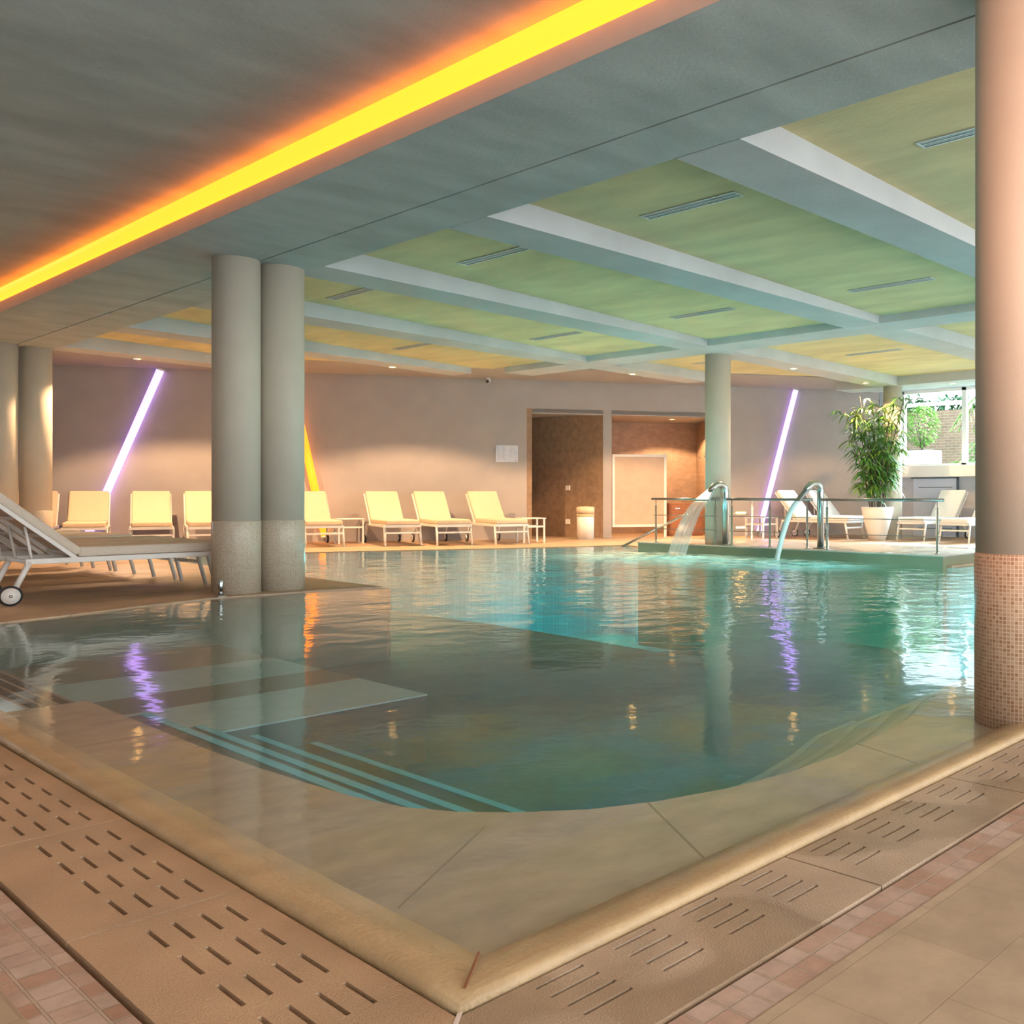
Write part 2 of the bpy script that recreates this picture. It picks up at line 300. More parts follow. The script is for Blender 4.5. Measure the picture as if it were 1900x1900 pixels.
def lathe(bm, prof, seg=32, cx=0, cy=0):
    rings = [[bm.verts.new((cx+r*math.cos(2*PI*k/seg), cy+r*math.sin(2*PI*k/seg), z)) for k in range(seg)] for r, z in prof]
    for i in range(len(rings)-1):
        for k in range(seg): bm.faces.new((rings[i][k], rings[i][(k+1) % seg], rings[i+1][(k+1) % seg], rings[i+1][k]))
    if prof[0][0] > 1e-4: bm.faces.new(rings[0][::-1])
    if prof[-1][0] > 1e-4: bm.faces.new(rings[-1])
def copy_tree(o, parent=None):
    c = o.copy(); C.objects.link(c); c.parent = parent
    for ch in kids[o.name]: copy_tree_(ch, c)
    return c
def copy_tree_(o, parent):
    c = o.copy(); C.objects.link(c); c.parent = parent
    for ch in kids.get(o.name, []): copy_tree_(ch, c)
kids = {}
def snapshot(root):
    ks = [x for x in bpy.data.objects if x.parent == root]
    kids[root.name] = ks
    for k in ks: snapshot(k)

# ------------------------------------------------------------------ room layout constants
WN = Vector((0.5783, 0.8158))                    # the far wall's outward direction
WD = Vector((0.8158, -0.5783))                   # along the far wall, to the right
WP = Vector((11.83, 15.45))
def wl(sv, inset=0.0): p = WP+WD*sv-WN*inset; return (p.x, p.y)
def sx_at(x): return (x-WP.x)/WD.x

ZC, ZB, ZL = 3.315, 3.02, 3.20
WX = 17.9

# ------------------------------------------------------------------ floors
water_poly = [(0.99, 1.49), (14.5, 1.49), (14.5, 5.45), (10.62, 5.55), (10.52, 11.05), (11.1, 11.3), (11.45, 12.35), (9.65, 13.1), (8.82, 13.6), (7.5, 14.34), (6.95, 14.6), (4.95, 15.4),
              (4.86, 10.3), (4.82, 8.62), (4.2, 8.74), (3.4, 8.82), (2.8, 8.62), (2.26, 8.4), (1.81, 8.27), (0.99, 8.2)]
# far and left deck (everything round the pool at water level)
far_deck = [(14.5, 5.45), (10.62, 5.55), (10.52, 11.05), (11.1, 11.3), (11.45, 12.35), (9.65, 13.1), (8.82, 13.6), (7.5, 14.34), (6.95, 14.6), (4.95, 15.4),
            (4.86, 10.3), (4.82, 8.62), (4.2, 8.74), (3.4, 8.82), (2.8, 8.62), (2.26, 8.4), (1.81, 8.27), (0.99, 8.2), (-4, 8.2), (-4, 27.2), (3, 24), (16, 14.8), (18.2, 13.6), (18.2, 1.3), (14.5, 1.3)]
bm = NB(); prism(bm, far_deck, -0.25, 0.010); struct('floor', bm, M['floor'], bevel=0)
# near floor, an L round the corner of the gutter
bm = NB()
prism(bm, [(-4, -4), (18.2, -4), (18.2, 1.05), (0.485, 1.05), (0.485, 8.2), (-4, 8.2)], -0.25, -0.016)
struct('floor', bm, M['floor_near'])
bm = NB()
prism(bm, [(0.485, 1.05), (14.5, 1.05), (14.5, 1.163), (0.608, 1.163), (0.608, 8.2), (0.485, 8.2)], -0.25, -0.019)
struct('trim_1', bm, M['mosaic'])
bm = NB(); prism(bm, [(0.608, 1.163), (14.5, 1.163), (14.5, 1.47), (0.968, 1.47), (0.968, 8.2), (0.608, 8.2)], -0.25, -0.12)
struct('trim_2', bm, M['gap'])

# coping: rounded outer nose, top just breaking the water film
def coping_run(a, b, mitre):
    # profile across (o = outward distance from inner edge), z
    prof = [(0.0, -0.014), (0.05, -0.004), (0.10, 0.004), (0.13, 0.006), (0.142, 0.0), (0.146, -0.012), (0.144, -0.03), (0.130, -0.06), (0.0, -0.06)]
    return prof
bm = NB()
prof = coping_run(0, 0, 0)
paths = []
rows = []
for (o, z) in prof:
    xi, yi = 1.110-o, 1.612-o
    rows.append([bm.verts.new((xi, 8.2, z)), bm.verts.new((xi, yi, z)), bm.verts.new((14.5, yi, z))])
for i in range(len(rows)):
    a, b = rows[i], rows[(i+1) % len(rows)]
    for k in range(2): bm.faces.new((a[k], a[k+1], b[k+1], b[k]))
bmesh.ops.subdivide_edges(bm, edges=[e for e in bm.edges if e.calc_length() > 1], cuts=60)
for v in bm.verts:
    if v.co.z > -0.03: v.co += Vector((random.uniform(-1, 1), random.uniform(-1, 1), 0))*0.0012
struct('trim_3', bm, M['coping'], smooth=True)
# the mitre crack at the corner, dark
bm = NB(); box(bm, -0.0024, -0.08, 0.0045, 0.0024, 0.055, 0.0072, Matrix.Translation((1.055, 1.557, 0)) @ Matrix.Rotation(-PI/4, 4, 'Z'))
struct('trim_4', bm, plain('rust_stain', (0.22, 0.08, 0.03), 0.8))

# slotted gutter slabs, one object each, real slots
def grid_solid(xs, ys, holes, z0, z1):
    bm = NB(); vt = {}
    def V(i, j, k):
        key = (i, j, k)
        if key not in vt: vt[key] = bm.verts.new((xs[i], ys[j], (z0, z1)[k]))
        return vt[key]
    nx, ny = len(xs)-1, len(ys)-1
    solid = lambda i, j: 0 <= i < nx and 0 <= j < ny and (i, j) not in holes
    for i in range(nx):
        for j in range(ny):
            if not solid(i, j): continue
            bm.faces.new((V(i, j, 1), V(i+1, j, 1), V(i+1, j+1, 1), V(i, j+1, 1)))
            bm.faces.new((V(i, j+1, 0), V(i+1, j+1, 0), V(i+1, j, 0), V(i, j, 0)))
            if not solid(i-1, j): bm.faces.new((V(i, j, 0), V(i, j, 1), V(i, j+1, 1), V(i, j+1, 0)))
            if not solid(i+1, j): bm.faces.new((V(i+1, j, 0), V(i+1, j+1, 0), V(i+1, j+1, 1), V(i+1, j, 1)))
            if not solid(i, j-1): bm.faces.new((V(i, j, 0), V(i+1, j, 0), V(i+1, j, 1), V(i, j, 1)))
            if not solid(i, j+1): bm.faces.new((V(i, j+1, 0), V(i, j+1, 1), V(i+1, j+1, 1), V(i+1, j+1, 0)))
    return bm
def slab(axis, u0, u1, v0, v1, starts, rowsv, ln=0.115, w=0.0095, cut=None):
    us = [u0, u1]; vv = [v0, v1]
    for s in starts: us += [s, s+ln]
    for r in rowsv: vv += [r-w/2, r+w/2]
    us = sorted(us); vv = sorted(vv)
    hol = set()
    for s in starts:
        for r in rowsv:
            hol.add((us.index(s), vv.index(r-w/2)))
    if axis == 'Y': bm = grid_solid(vv, us, {(j, i) for i, j in hol}, -0.075, -0.014)
    else: bm = grid_solid(us, vv, hol, -0.075, -0.014)
    if cut:
        bmesh.ops.bisect_plane(bm, geom=bm.verts[:]+bm.edges[:]+bm.faces[:], plane_co=cut[0], plane_no=cut[1], clear_outer=True)
    return bm
rel = [0.052, 0.228, 0.405, 0.580]
LR = [0.740, 0.788, 0.842, 0.892]
j0 = 2.325
names_l = 'slotted stone slab in the left gutter row'
for k in range(-1, 8):
    a = j0+0.767*k
    st = [a+r for r in rel] if k >= 0 else [1.615, 1.790, 1.968, 2.142]
    lo = a+0.003 if k >= 0 else 1.0
    bm = slab('Y', lo, a+0.767-0.003, 0.619, 0.955, st, LR, cut=((0.97, 1.472, 0), (1, -1, 0)) if k < 0 else None)
    o = link('gutter_slab', bm, M['slab_dry'])
    if k < 0: tag(o, 'mitred slotted stone slab left of the near pool corner', 'drain cover', 'slotted gutter slabs')
    elif k == 0: tag(o, 'slotted stone slab touching the mitred slab on the left side of the corner', 'drain cover', 'slotted gutter slabs')
    elif k == 1: tag(o, 'third slotted stone slab up the left edge from the near pool corner', 'drain cover', 'slotted gutter slabs')
    else: tag(o, 'slotted stone slab of the left gutter row far from the corner', 'drain cover', 'slotted gutter slabs at the far left')
RR = [1.293, 1.338, 1.385, 1.430]
for k in range(-1, 5):
    a = 1.895+0.86*k
    st = [a+r for r in (0.068, 0.268, 0.468, 0.668)] if k >= 0 else [1.10, 1.295, 1.49, 1.690]
    lo = a+0.003 if k >= 0 else 0.5
    bm = slab('X', lo, a+0.86-0.003, 1.174, 1.457, st, RR, cut=((0.97, 1.472, 0), (-1, 1, 0)) if k < 0 else None)
    o = link('gutter_slab', bm, M['slab'])
    lab = {-1: 'mitred slotted stone slab right of the near pool corner, with dark wet patch', 0: 'slotted stone slab touching the right mitred slab, wet and shiny', 1: 'slotted stone slab just in front of the big right column'}.get(k, 'slotted stone slab of the right gutter row beyond the column')
    tag(o, lab, 'drain cover', 'slotted gutter slabs' if k < 2 else 'slotted gutter slabs beyond the right column')
# pale mitre joint in the corner
bm = NB(); box(bm, -0.004, -0.27, -0.0145, 0.004, 0.27, -0.0125, Matrix.Translation((0.79, 1.29, 0)) @ Matrix.Rotation(-PI/4+0.0, 4, 'Z'))
struct('trim_5', bm, plain('grout', (0.62, 0.50, 0.42), 0.8))

# ------------------------------------------------------------------ pool shell
ledge_in = [(1.44, 5.12), (1.44, 3.80), (1.455, 3.40), (1.475, 3.10), (1.50, 2.84), (1.545, 2.63), (1.62, 2.47), (1.72, 2.335), (1.88, 2.18), (2.05, 2.08), (2.28, 1.995), (2.53, 1.945), (2.83, 1.935), (3.12, 1.965), (3.45, 2.02), (3.80, 2.10), (4.15, 2.22), (4.45, 2.24), (4.8, 2.12), (5.2, 1.9), (5.6, 1.75), (14.5, 1.72)]
ledge = [(0.97, 5.12)]+ledge_in+[(14.5, 1.48), (0.97, 1.48)]
bm = NB(); prism(bm, ledge, -1.4, -0.040)
struct('trim_6', bm, M['ledge'])
# basin floor, ends on the curved edge of the deep part
SC = 1.778
far_edge0 = [(3.19, 4.17), (3.12, 3.62), (3.63, 3.75), (4.06, 3.90), (4.56, 3.92), (4.82, 3.70), (4.95, 3.42), (4.93, 3.02), (4.83, 2.76), (4.55, 2.3), (4.3, 1.2)]
bz = -0.70
basin = [(0.9, 1.4), (0.9, 8.7), (4.9, 8.9), (4.95, 15.2), (6.95, 14.5), (6.97, 11.7), (6.98, 9.2), (6.88, 7.8), (6.82, 6.9), (7.20, 6.62), (7.56, 6.70), (7.92, 6.67), (8.27, 6.41), (8.47, 6.05), (8.52, 5.70), (8.46, 5.25), (8.22, 4.69), (7.85, 4.14), (7.46, 3.73), (6.9, 3.0), (6.6, 1.4)]
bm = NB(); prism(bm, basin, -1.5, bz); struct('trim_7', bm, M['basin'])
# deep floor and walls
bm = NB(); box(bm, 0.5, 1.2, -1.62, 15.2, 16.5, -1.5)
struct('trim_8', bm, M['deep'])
bm = NB()
wpol = [(14.5, 1.60), (14.5, 5.40), (10.60, 5.45), (10.50, 11.1), (11.05, 11.4), (11.35, 12.3), (9.6, 13.05), (8.80, 13.55), (7.48, 14.28), (6.93, 14.54), (5.0, 15.3), (4.92, 10.3), (4.88, 8.56), (3.42, 8.72), (2.8, 8.54), (2.26, 8.34), (1.81, 8.22), (1.0, 8.15)]
for i in range(len(wpol)-1):
    a, b = Vector((*wpol[i], 0)), Vector((*wpol[i+1], 0)); d = (b-a).normalized(); nn = Vector((-d.y, d.x, 0))*-1
    q = [a, b, b+nn*0.03, a+nn*0.03]
    prism(bm, [(v.x, v.y) for v in q], -1.5, -0.012)
    if i == 10: struct('trim_9', bm, M['deep']); bm = NB()
struct('trim_15', bm, M['brownband'])
# wide shelf on the left with pale and brown bands
sh = empty('pool_step_shelf', (1.1, 5.15, -0.7), label='wide submerged shelf with pale and brown bands at the left of the pool', cat='pool step')
def shelf(name, y0, y1, x1, z, m):
    bm = NB(); box(bm, 0, y0-5.15, z+0.692, x1-1.1, y1-5.15, z+0.7); return link(name, bm, m, sh)
bm = NB(); box(bm, 0, 0.004, 0.0, 2.066, 3.0, 0.392); link('body', bm, M['stepdark'], sh)
shelf('pale_band', 5.15, 5.95, 3.17, -0.30, M['pale'])
shelf('brown_band', 5.95, 6.44, 3.17, -0.30, M['brownband'])
shelf('pale_band', 6.44, 7.20, 3.17, -0.30, M['pale'])
shelf('brown_band', 7.20, 8.15, 3.17, -0.30, M['brownband'])
# straight steps down into the basin on the left, curving in at the ledge
steps = empty('pool_steps', (1.40, 3.0, -0.7), label='narrow blue edged steps down into the round basin on the left', cat='pool step')
for x1, z in [(1.68, -0.14), (1.91, -0.24), (2.17, -0.34), (2.48, -0.44)]:
    bm = NB(); prism(bm, [(-0.4, -1.2), (x1-1.40, -1.2), (x1-1.40, 2.1), (-0.4, 2.1)], 0, z+0.7)
    link('step', bm, M['stepdark'], steps)
    bm = NB(); box(bm, x1-1.40-0.036, -1.2, z+0.7, x1-1.40+0.003, 2.1, z+0.704); link('nosing', bm, M['nosing'], steps)
# curved steps along the right of the basin
cst = empty('pool_steps', (3.0, 2.4, -0.7), label='curved shallow steps along the right rim of the round basin', cat='pool step')
for off, z in [(0.14, -0.12), (0.30, -0.20), (0.48, -0.28), (0.68, -0.36)]:
    inner = []; outer = []; nose = []
    src = ledge_in[8:18]
    for q in range(len(src)):
        p = Vector(src[q]); d = (Vector(src[min(q+1, len(src)-1)])-Vector(src[max(q-1, 0)])).normalized(); nn = Vector((-d.y, d.x))
        k = min(1.0, (q+0.1)/3.5)
        inner.append((p+nn*off*k)); outer.append(p-nn*0.02); nose.append(p+nn*(off*k-0.035*k-0.002))
    poly = [(v.x-3.0, v.y-2.4) for v in outer]+[(v.x-3.0, v.y-2.4) for v in reversed(inner)]
    bm = NB(); prism(bm, poly, 0, z+0.7); link('step', bm, M['stepgrey'], cst)
    poly = [(v.x-3.0, v.y-2.4) for v in nose]+[(v.x-3.0, v.y-2.4) for v in reversed(inner)]
    bm = NB(); prism(bm, poly, z+0.7, z+0.703); link('nosing', bm, M['nosing2'], cst)
# joints between the ledge stones
bm = NB()
for (a, b) in [((1.60, 2.30), (1.16, 2.0)), ((2.03, 2.09), (1.81, 1.655)), ((1.12, 4.2), (1.44, 4.2)), ((3.0, 1.96), (2.9, 1.62))]:
    a, b = Vector(a), Vector(b); nn = Vector((-(b-a).y, (b-a).x)).normalized()*0.0028
    prism(bm, [tuple(a+nn), tuple(b+nn), tuple(b-nn), tuple(a-nn)], -0.041, -0.0392)
struct('trim_14', bm, M['jointline'])
# air bubble grille in the ledge on the left
gr = empty('bubble_grille', (1.30, 5.1, -0.04), label='long dark slotted bubble grille along the left edge of the pool', cat='grille')
for q in range(4):
    bm = NB(); box(bm, -0.09+0.055*q, 0.0, -0.26, -0.075+0.055*q, 2.9, 0.004); link('slat', bm, M['brownband'], gr)

# water body
bm = NB(); prism(bm, water_poly, -1.55, 0.0)
for f in [f for f in bm.faces if False]: pass
wobj = link('pool_water', bm, M['water']); tag(wobj, 'clear teal water filling the pool', 'water', kind='stuff')

# ------------------------------------------------------------------ ceiling
def face_quad(bm, pts):
    bm.faces.new([bm.verts.new(p) for p in pts])
bm = NB(); box(bm, -4, -4, ZC, 3.20, 26, ZC+0.15)
struct('ceiling', bm, M['ceil'])
# main beam strip with the joint line
bm = NB(); box(bm, 3.056, -4, ZB, 3.846, 26, 3.145); box(bm, 3.862, -4, ZB, 4.315, 26, ZC+0.3); box(bm, 3.84, -4, ZB+0.03, 3.87, 26, 3.145); box(bm, 3.16, -4, 3.145, 4.0, 26, ZC+0.3)
o = struct('ceiling_beam', bm, M['ceil'])
o.name = 'trim_10'
bm = NB(); box(bm, 3.852-0.006, -4, ZB+0.028, 3.852+0.007, 26, ZB+0.03); struct('trim_11', bm, M['gap'])
# cove: the lip below, a rounded glowing diffuser above it, then the ceiling
bm = NB(); box(bm, 3.053, -4, ZB+0.001, 3.058, 26, 3.148); struct('trim_12', bm, M['lip'])
bm = NB(); box(bm, 3.16, -4, 3.145, 3.21, 26, ZC+0.02); struct('trim_13', bm, M['lip'])
ls = empty('cove_light_strip', (3.16, 11, 3.15), label='long orange glowing strip light under the near ceiling edge', cat='strip light')
bm = NB(); pr = [(0.0-0.20*math.sin(PI*q/8)**0.7 if 0 < q < 8 else 0.0, 0.002+0.15*q/8) for q in range(9)]
vprism(bm, pr, ((-15, 15), Matrix.Identity(4))); link('diffuser', bm, M['led'], ls, True)
bm = NB(); box(bm, -0.004, -15, 0.0, 0.0, 15, 0.16); link('backing_strip', bm, M['lip'], ls)

# ochre panels between the beams (slightly falling to the far cross beam)
def pz(x): return ZL+0.02-0.0185*(x-4.3)
def yclip(x):                                        # the line two metres off the far wall
    q = WP-WN*2.0; return q.y+(x-q.x)*WD.y/WD.x
def panel_field(x0, x1, z0, z1):
    bm = NB()
    vsl = [(x0, -4, z0), (x1, -4, z1), (x1, yclip(x1), z1), (x0, yclip(x0), z0)]
    lo = [bm.verts.new(v) for v in vsl]; hi = [bm.verts.new((v[0], v[1], 3.6)) for v in vsl]
    bm.faces.new(lo[::-1]); bm.faces.new(hi)
    for i in range(4): bm.faces.new((lo[i], lo[(i+1) % 4], hi[(i+1) % 4], hi[i]))
    struct('ceiling', bm, M['panel'])
panel_field(4.30, 10.06, pz(4.3), pz(10.06)); panel_field(10.6, 16.02, ZL-0.01, ZL-0.01)
a0, a1 = wl(-16), wl(8); b1, b0 = wl(8, 2.0), wl(-16, 2.0)
bm = NB(); prism(bm, [a0, a1, b1, b0], 3.17, 3.6)
struct('ceiling', bm, M['wall'])
# beams
beams = [(1.13, .0), (3.66, .005), (6.19, .012), (8.73, .07), (11.25, .085), (13.85, .11), (16.4, .11), (-1.4, 0)]
bw = 0.53; bi = 20
for y0, sl in beams:
    def Y(x): return y0+sl*(x-4.3)
    # stop the beam at the soffit, two metres off the wall
    xe = 16.0
    for q in range(2000):
        x = 4.3+q*0.01
        if (Vector((x, Y(x)))-WP).dot(WN) > -2.02: xe = x; break
    xe = min(xe, 16.05)
    bm = NB(); prism(bm, [(4.31, Y(4.31)), (xe, Y(xe)), (xe, Y(xe)+bw), (4.31, Y(4.31)+bw)], ZB, 3.5)
    struct('trim_%d' % bi, bm, M['beam']); bi += 1
# cross beams
bm = NB(); box(bm, 10.05, -4, ZB-0.002, 10.62, 13.9, 3.5); struct('trim_30', bm, M['beam'])
bm = NB(); box(bm, 16.0, -4, ZB-0.002, 16.6, 11.0, 3.5); struct('trim_31', bm, M['beam'])

# ------------------------------------------------------------------ far wall with two openings
n1a, n1b = sx_at(11.821), sx_at(12.966); n2a, n2b = sx_at(13.108), sx_at(14.90); zt = 2.51
def wall_piece(bm, s0, s1, z0, z1, th=0.22):
    p = [wl(s0), wl(s1), wl(s1, -th), wl(s0, -th)]; prism(bm, p, z0, z1)
bm = NB()
S0, S1 = -15.0, sx_at(17.95)
wall_piece(bm, S0, n1a, 0, 3.4); wall_piece(bm, n1a, n1b, zt, 3.4); wall_piece(bm, n1b, n2a, 0, 3.4, 0.3); wall_piece(bm, n2a, n2b, zt, 3.4); wall_piece(bm, n2b, S1, 0, 3.4)
struct('wall_back', bm, M['wall'])
bm = NB(); box(bm, -4.2, -4, 0, -4.0, 27, 3.6); struct('wall_light_block', bm, M['wall'])  # unseen wall, added to block sky light from the left
# wedge shaped first niche
P1 = Vector(wl(n1a)); P2 = Vector(wl(n1b)); PC = Vector((12.70, 16.70))
bm = NB()
def vwall(bm, a, b, th, z0, z1):
    a, b = Vector(a), Vector(b); d = (b-a).normalized(); nn = Vector((d.y, -d.x))*th
    prism(bm, [tuple(a), tuple(b), tuple(b+nn), tuple(a+nn)], z0, z1)
vwall(bm, P1-WN*-0.0, PC, -0.1, 0, zt+0.1); vwall(bm, PC, P2, -0.1, 0, zt+0.1)
struct('wall_niche', bm, M['brown'])
bm = NB(); prism(bm, [tuple(P1), tuple(P2), tuple(PC)], zt+0.02, zt+0.1); struct('ceiling', bm, M['wall'])
# second niche: a shallow tiled shower bay
Q1 = Vector(wl(n2a)); Q2 = Vector(wl(n2b)); Q3 = Q2+WN*2.1; Q4 = Q1+WN*2.1
bm = NB(); vwall(bm, Q1+WN*0.2, Q4, -0.1, 0, zt+0.1); vwall(bm, Q4, Q3, -0.1, 0, zt+0.1); vwall(bm, Q3, Q2+WN*0.2, -0.1, 0, zt+0.1)
struct('wall_bay', bm, M['nichetile'])
bm = NB(); prism(bm, [tuple(Q1), tuple(Q2), tuple(Q3), tuple(Q4)], zt+0.02, zt+0.1); struct('ceiling', bm, M['wall'])
bm = NB(); prism(bm, [tuple(P1), tuple(P2), tuple(PC+Vector((0.3, 0.4)))], -0.1, 0.006); prism(bm, [tuple(Q1-WN*0.1), tuple(Q2-WN*0.1), tuple(Q3+WN*0.1), tuple(Q4+WN*0.1)], -0.1, 0.0095); struct('floor', bm, M['floor'])

RW = math.atan2(WD.y, WD.x)
def lampdisc(loc, label, energy=18, z=None, cat='ceiling light', rz=0):
    e = empty('downlight', loc, rz, label, cat, 'small warm downlights')
    bm = NB(); lathe(bm, [(0.075, 0.0), (0.075, -0.008), (0.052, -0.012), (0.052, -0.002)], 20); link('trim_ring', bm, M['white'], e, True)
    bm = NB(); lathe(bm, [(0.0001, -0.006), (0.05, -0.006), (0.05, -0.001)], 20); link('lens', bm, M['lamp'], e)
    l = lamp('downlight_beam', 'SPOT', (0, 0, -0.03), energy, (1.0, 0.60, 0.31), spot_size=math.radians(136), spot_blend=0.22, shadow_soft_size=0.04); l.parent = e
    return e
lampdisc((8.42, 14.72, ZB), 'small warm downlight in the beam above the loungers right of the twin columns', 360)
lampdisc((5.42, 16.93, ZB), 'small warm downlight in the beam left of the twin columns', 360)
lampdisc((11.55, 12.28, ZB), 'small warm downlight in the beam in front of the dark niche', 330)
lampdisc((15.24, 9.80, ZB), 'small warm downlight in the beam just left of the bamboo palm', 130)
lampdisc((12.73, 9.62, ZB), 'small warm downlight in the beam right of the platform column', 130)
lampdisc((16.35, 8.55, ZB), 'small warm downlight in the cross beam above the window', 15)
pc = (Q1+Q2)/2+WN*0.9
lampdisc((pc.x+0.25, pc.y-0.18, zt+0.02), 'small warm downlight in the ceiling of the tiled bay', 170)

# air vents
def vent(x, y, label):
    e = empty('air_vent', (x, y, (pz(x) if x < 10 else ZL-0.01)), 0, label, 'air vent', 'slot air vents in the ochre ceiling panels')
    bm = NB(); L = 0.5
    box(bm, -0.06, -L, -0.008, -0.045, L, 0.0); box(bm, 0.045, -L, -0.008, 0.06, L, 0.0); box(bm, -0.06, -L-0.015, -0.008, 0.06, -L, 0); box(bm, -0.06, L, -0.008, 0.06, L+0.015, 0); box(bm, -0.007, -L, -0.007, 0.007, L, 0)
    link('frame', bm, M['ventframe'], e)
    bm = NB(); box(bm, -0.05, -L, -0.003, 0.05, L, 0.0); link('slot', bm, M['ventdark'], e)
    bm = NB()
    for q in (-0.026, 0.026): box(bm, q-0.004, -L, -0.006, q+0.004, L, -0.001)
    link('blade', bm, M['ventframe'], e)
vent(5.50, 2.60, 'nearest slot vent, half hidden by the big right column')
vent(5.51, 5.20, 'large slot vent in the near green panel top centre')
vent(5.49, 7.77, 'slot vent in the second near panel right of the twin columns')
vent(5.50, 10.45, 'slot vent just right of the twin column tops')
vent(8.73, 5.30, 'slot vent at the far end of the panel beside the big right column')
vent(8.65, 7.95, 'slot vent left of the platform column top, far end of its panel')
vent(8.60, 10.72, 'small far slot vent above the dark niche')
vent(7.9, 13.2, 'smallest far slot vent in the narrow orange panel')
vent(13.0, 8.2, 'slot vent in the far peach panel above the plant')
vent(12.2, 10.9, 'slot vent in the far panel left of the platform column')

# ------------------------------------------------------------------ columns
def column(x, y, z0, z1, r, label, mosaic=True, group=None):
    e = empty('column', (x, y, z0), 0, label, 'column', group)
    bm = NB(); lathe(bm, [(r, (0.65-z0) if mosaic else 0), (r, z1-z0)], 64); link('shaft', bm, M['column'], e, True)
    for p in e.children: pass
    if mosaic:
        cm = M['colmos'] if x < 3.73 and y < 3 else M['colmos2']
        bm = NB(); lathe(bm, [(r+0.004, 0), (r+0.005, 0.65-z0), (r, 0.66-z0)], 64); link('mosaic_base', bm, cm, e, True)
    return e
CR = 0.195
column(3.72, 1.62, -0.04, ZB, CR, 'large round orange lit column with mosaic base at the right edge of the pool')
column(3.705, 9.118, 0.01, ZB, CR, 'left one of the twin round columns in the middle of the pool edge', group='twin columns')
column(4.110, 9.134, 0.01, ZB, CR, 'right one of the twin round columns in the middle of the pool edge', group='twin columns')
column(3.705, 16.85, 0.01, ZB, CR, 'left one of the twin round columns at the left edge behind the near lounger', group='far twin columns')
column(4.135, 16.95, 0.01, ZB, CR, 'right one of the twin round columns at the left edge behind the near lounger', group='far twin columns')
column(10.82, 9.62, 0.14, ZB, CR, 'slim round greenish column standing on the raised platform', mosaic=False)
column(16.15, 9.75, 0.01, ZB, CR*0.95, 'round column in the corner behind the bamboo palm', mosaic=False)

# ------------------------------------------------------------------ raised platform, spouts, railings
bm = NB(); prism(bm, [(10.50, 5.62), (10.50, 11.03), (12.35, 11.03), (12.35, 5.62)], -1.5, 0.125)
pl = empty('platform', (11.4, 8.3, 0), 0, 'low raised stone platform with olive front at the far side of the pool', 'platform')
o = link('plinth', bm, M['platform']); o.parent = pl; o.location = (-11.4, -8.3, 0)
bm = NB(); prism(bm, [(10.485, 5.60), (10.485, 11.045), (12.36, 11.045), (12.36, 5.60)], 0.125, 0.140); o = link('top_slab', bm, M['wetdeck']); o.parent = pl; o.location = (-11.4, -8.3, 0)

def post_part(parent, x, y, h, dbl=False):
    bm = NB(); lathe(bm, [(0.032, 0.0), (0.032, 0.008), (0.016, 0.012), (0.016, h-0.10), (0.006, h-0.10), (0.006, h)], 14, x, y)
    return link('post', bm, M['steel'], parent, True)
def railing(x0, y0, x1, y1, posts, label, h=0.685, wires=(0.43, 0.215), ends=0.09):
    e = empty('railing', (x0, y0, 0.14), 0, label, 'railing', 'steel railings of the platform')
    d = Vector((x1-x0, y1-y0, 0)); L = d.length; d.normalize()
    bm = NB(); tube(bm, [-d*ends+Vector((0, 0, h)), d*(L+ends)+Vector((0, 0, h))], 0.019, 12); link('handrail', bm, M['dsteel'], e, True)
    for wz in wires:
        bm = NB(); tube(bm, [-d*ends*0.6+Vector((0, 0, wz)), d*(L+ends*0.6)+Vector((0, 0, wz))], 0.006, 8); link('rail_wire', bm, M['dsteel'], e, True)
    for s in posts: post_part(e, d.x*s*L, d.y*s*L, h)
    return e
railing(10.63, 10.76, 10.63, 9.50, (0, 1.0), 'short steel railing left of the wide waterfall spout')
railing(10.66, 9.20, 10.72, 7.86, (0, 0.52, 1.0), 'middle steel railing between the two spouts')
railing(10.72, 7.52, 10.76, 5.84, (0, 1.0), 'longest steel railing at the right end of the platform')
railing(12.20, 10.9, 12.20, 10.08, (0, 1.0), 'steel railing on the rear edge of the platform behind the wide spout')
# inclined grab rail into the water
e = empty('grab_rail', (11.31, 12.30, 0), 0, 'sloping steel grab rail rising out of the pool left of the platform', 'handrail')
bm = NB(); tube(bm, [(0, 0, -0.02), (0.53, -1.0, 0.545), (0.56, -1.06, 0.545)], 0.02, 12); link('rail', bm, M['steel'], e, True)
bm = NB(); tube(bm, [(0.53, -1.0, 0.54), (0.53, -1.0, 0.0)], 0.016, 12); link('post', bm, M['steel'], e, True)

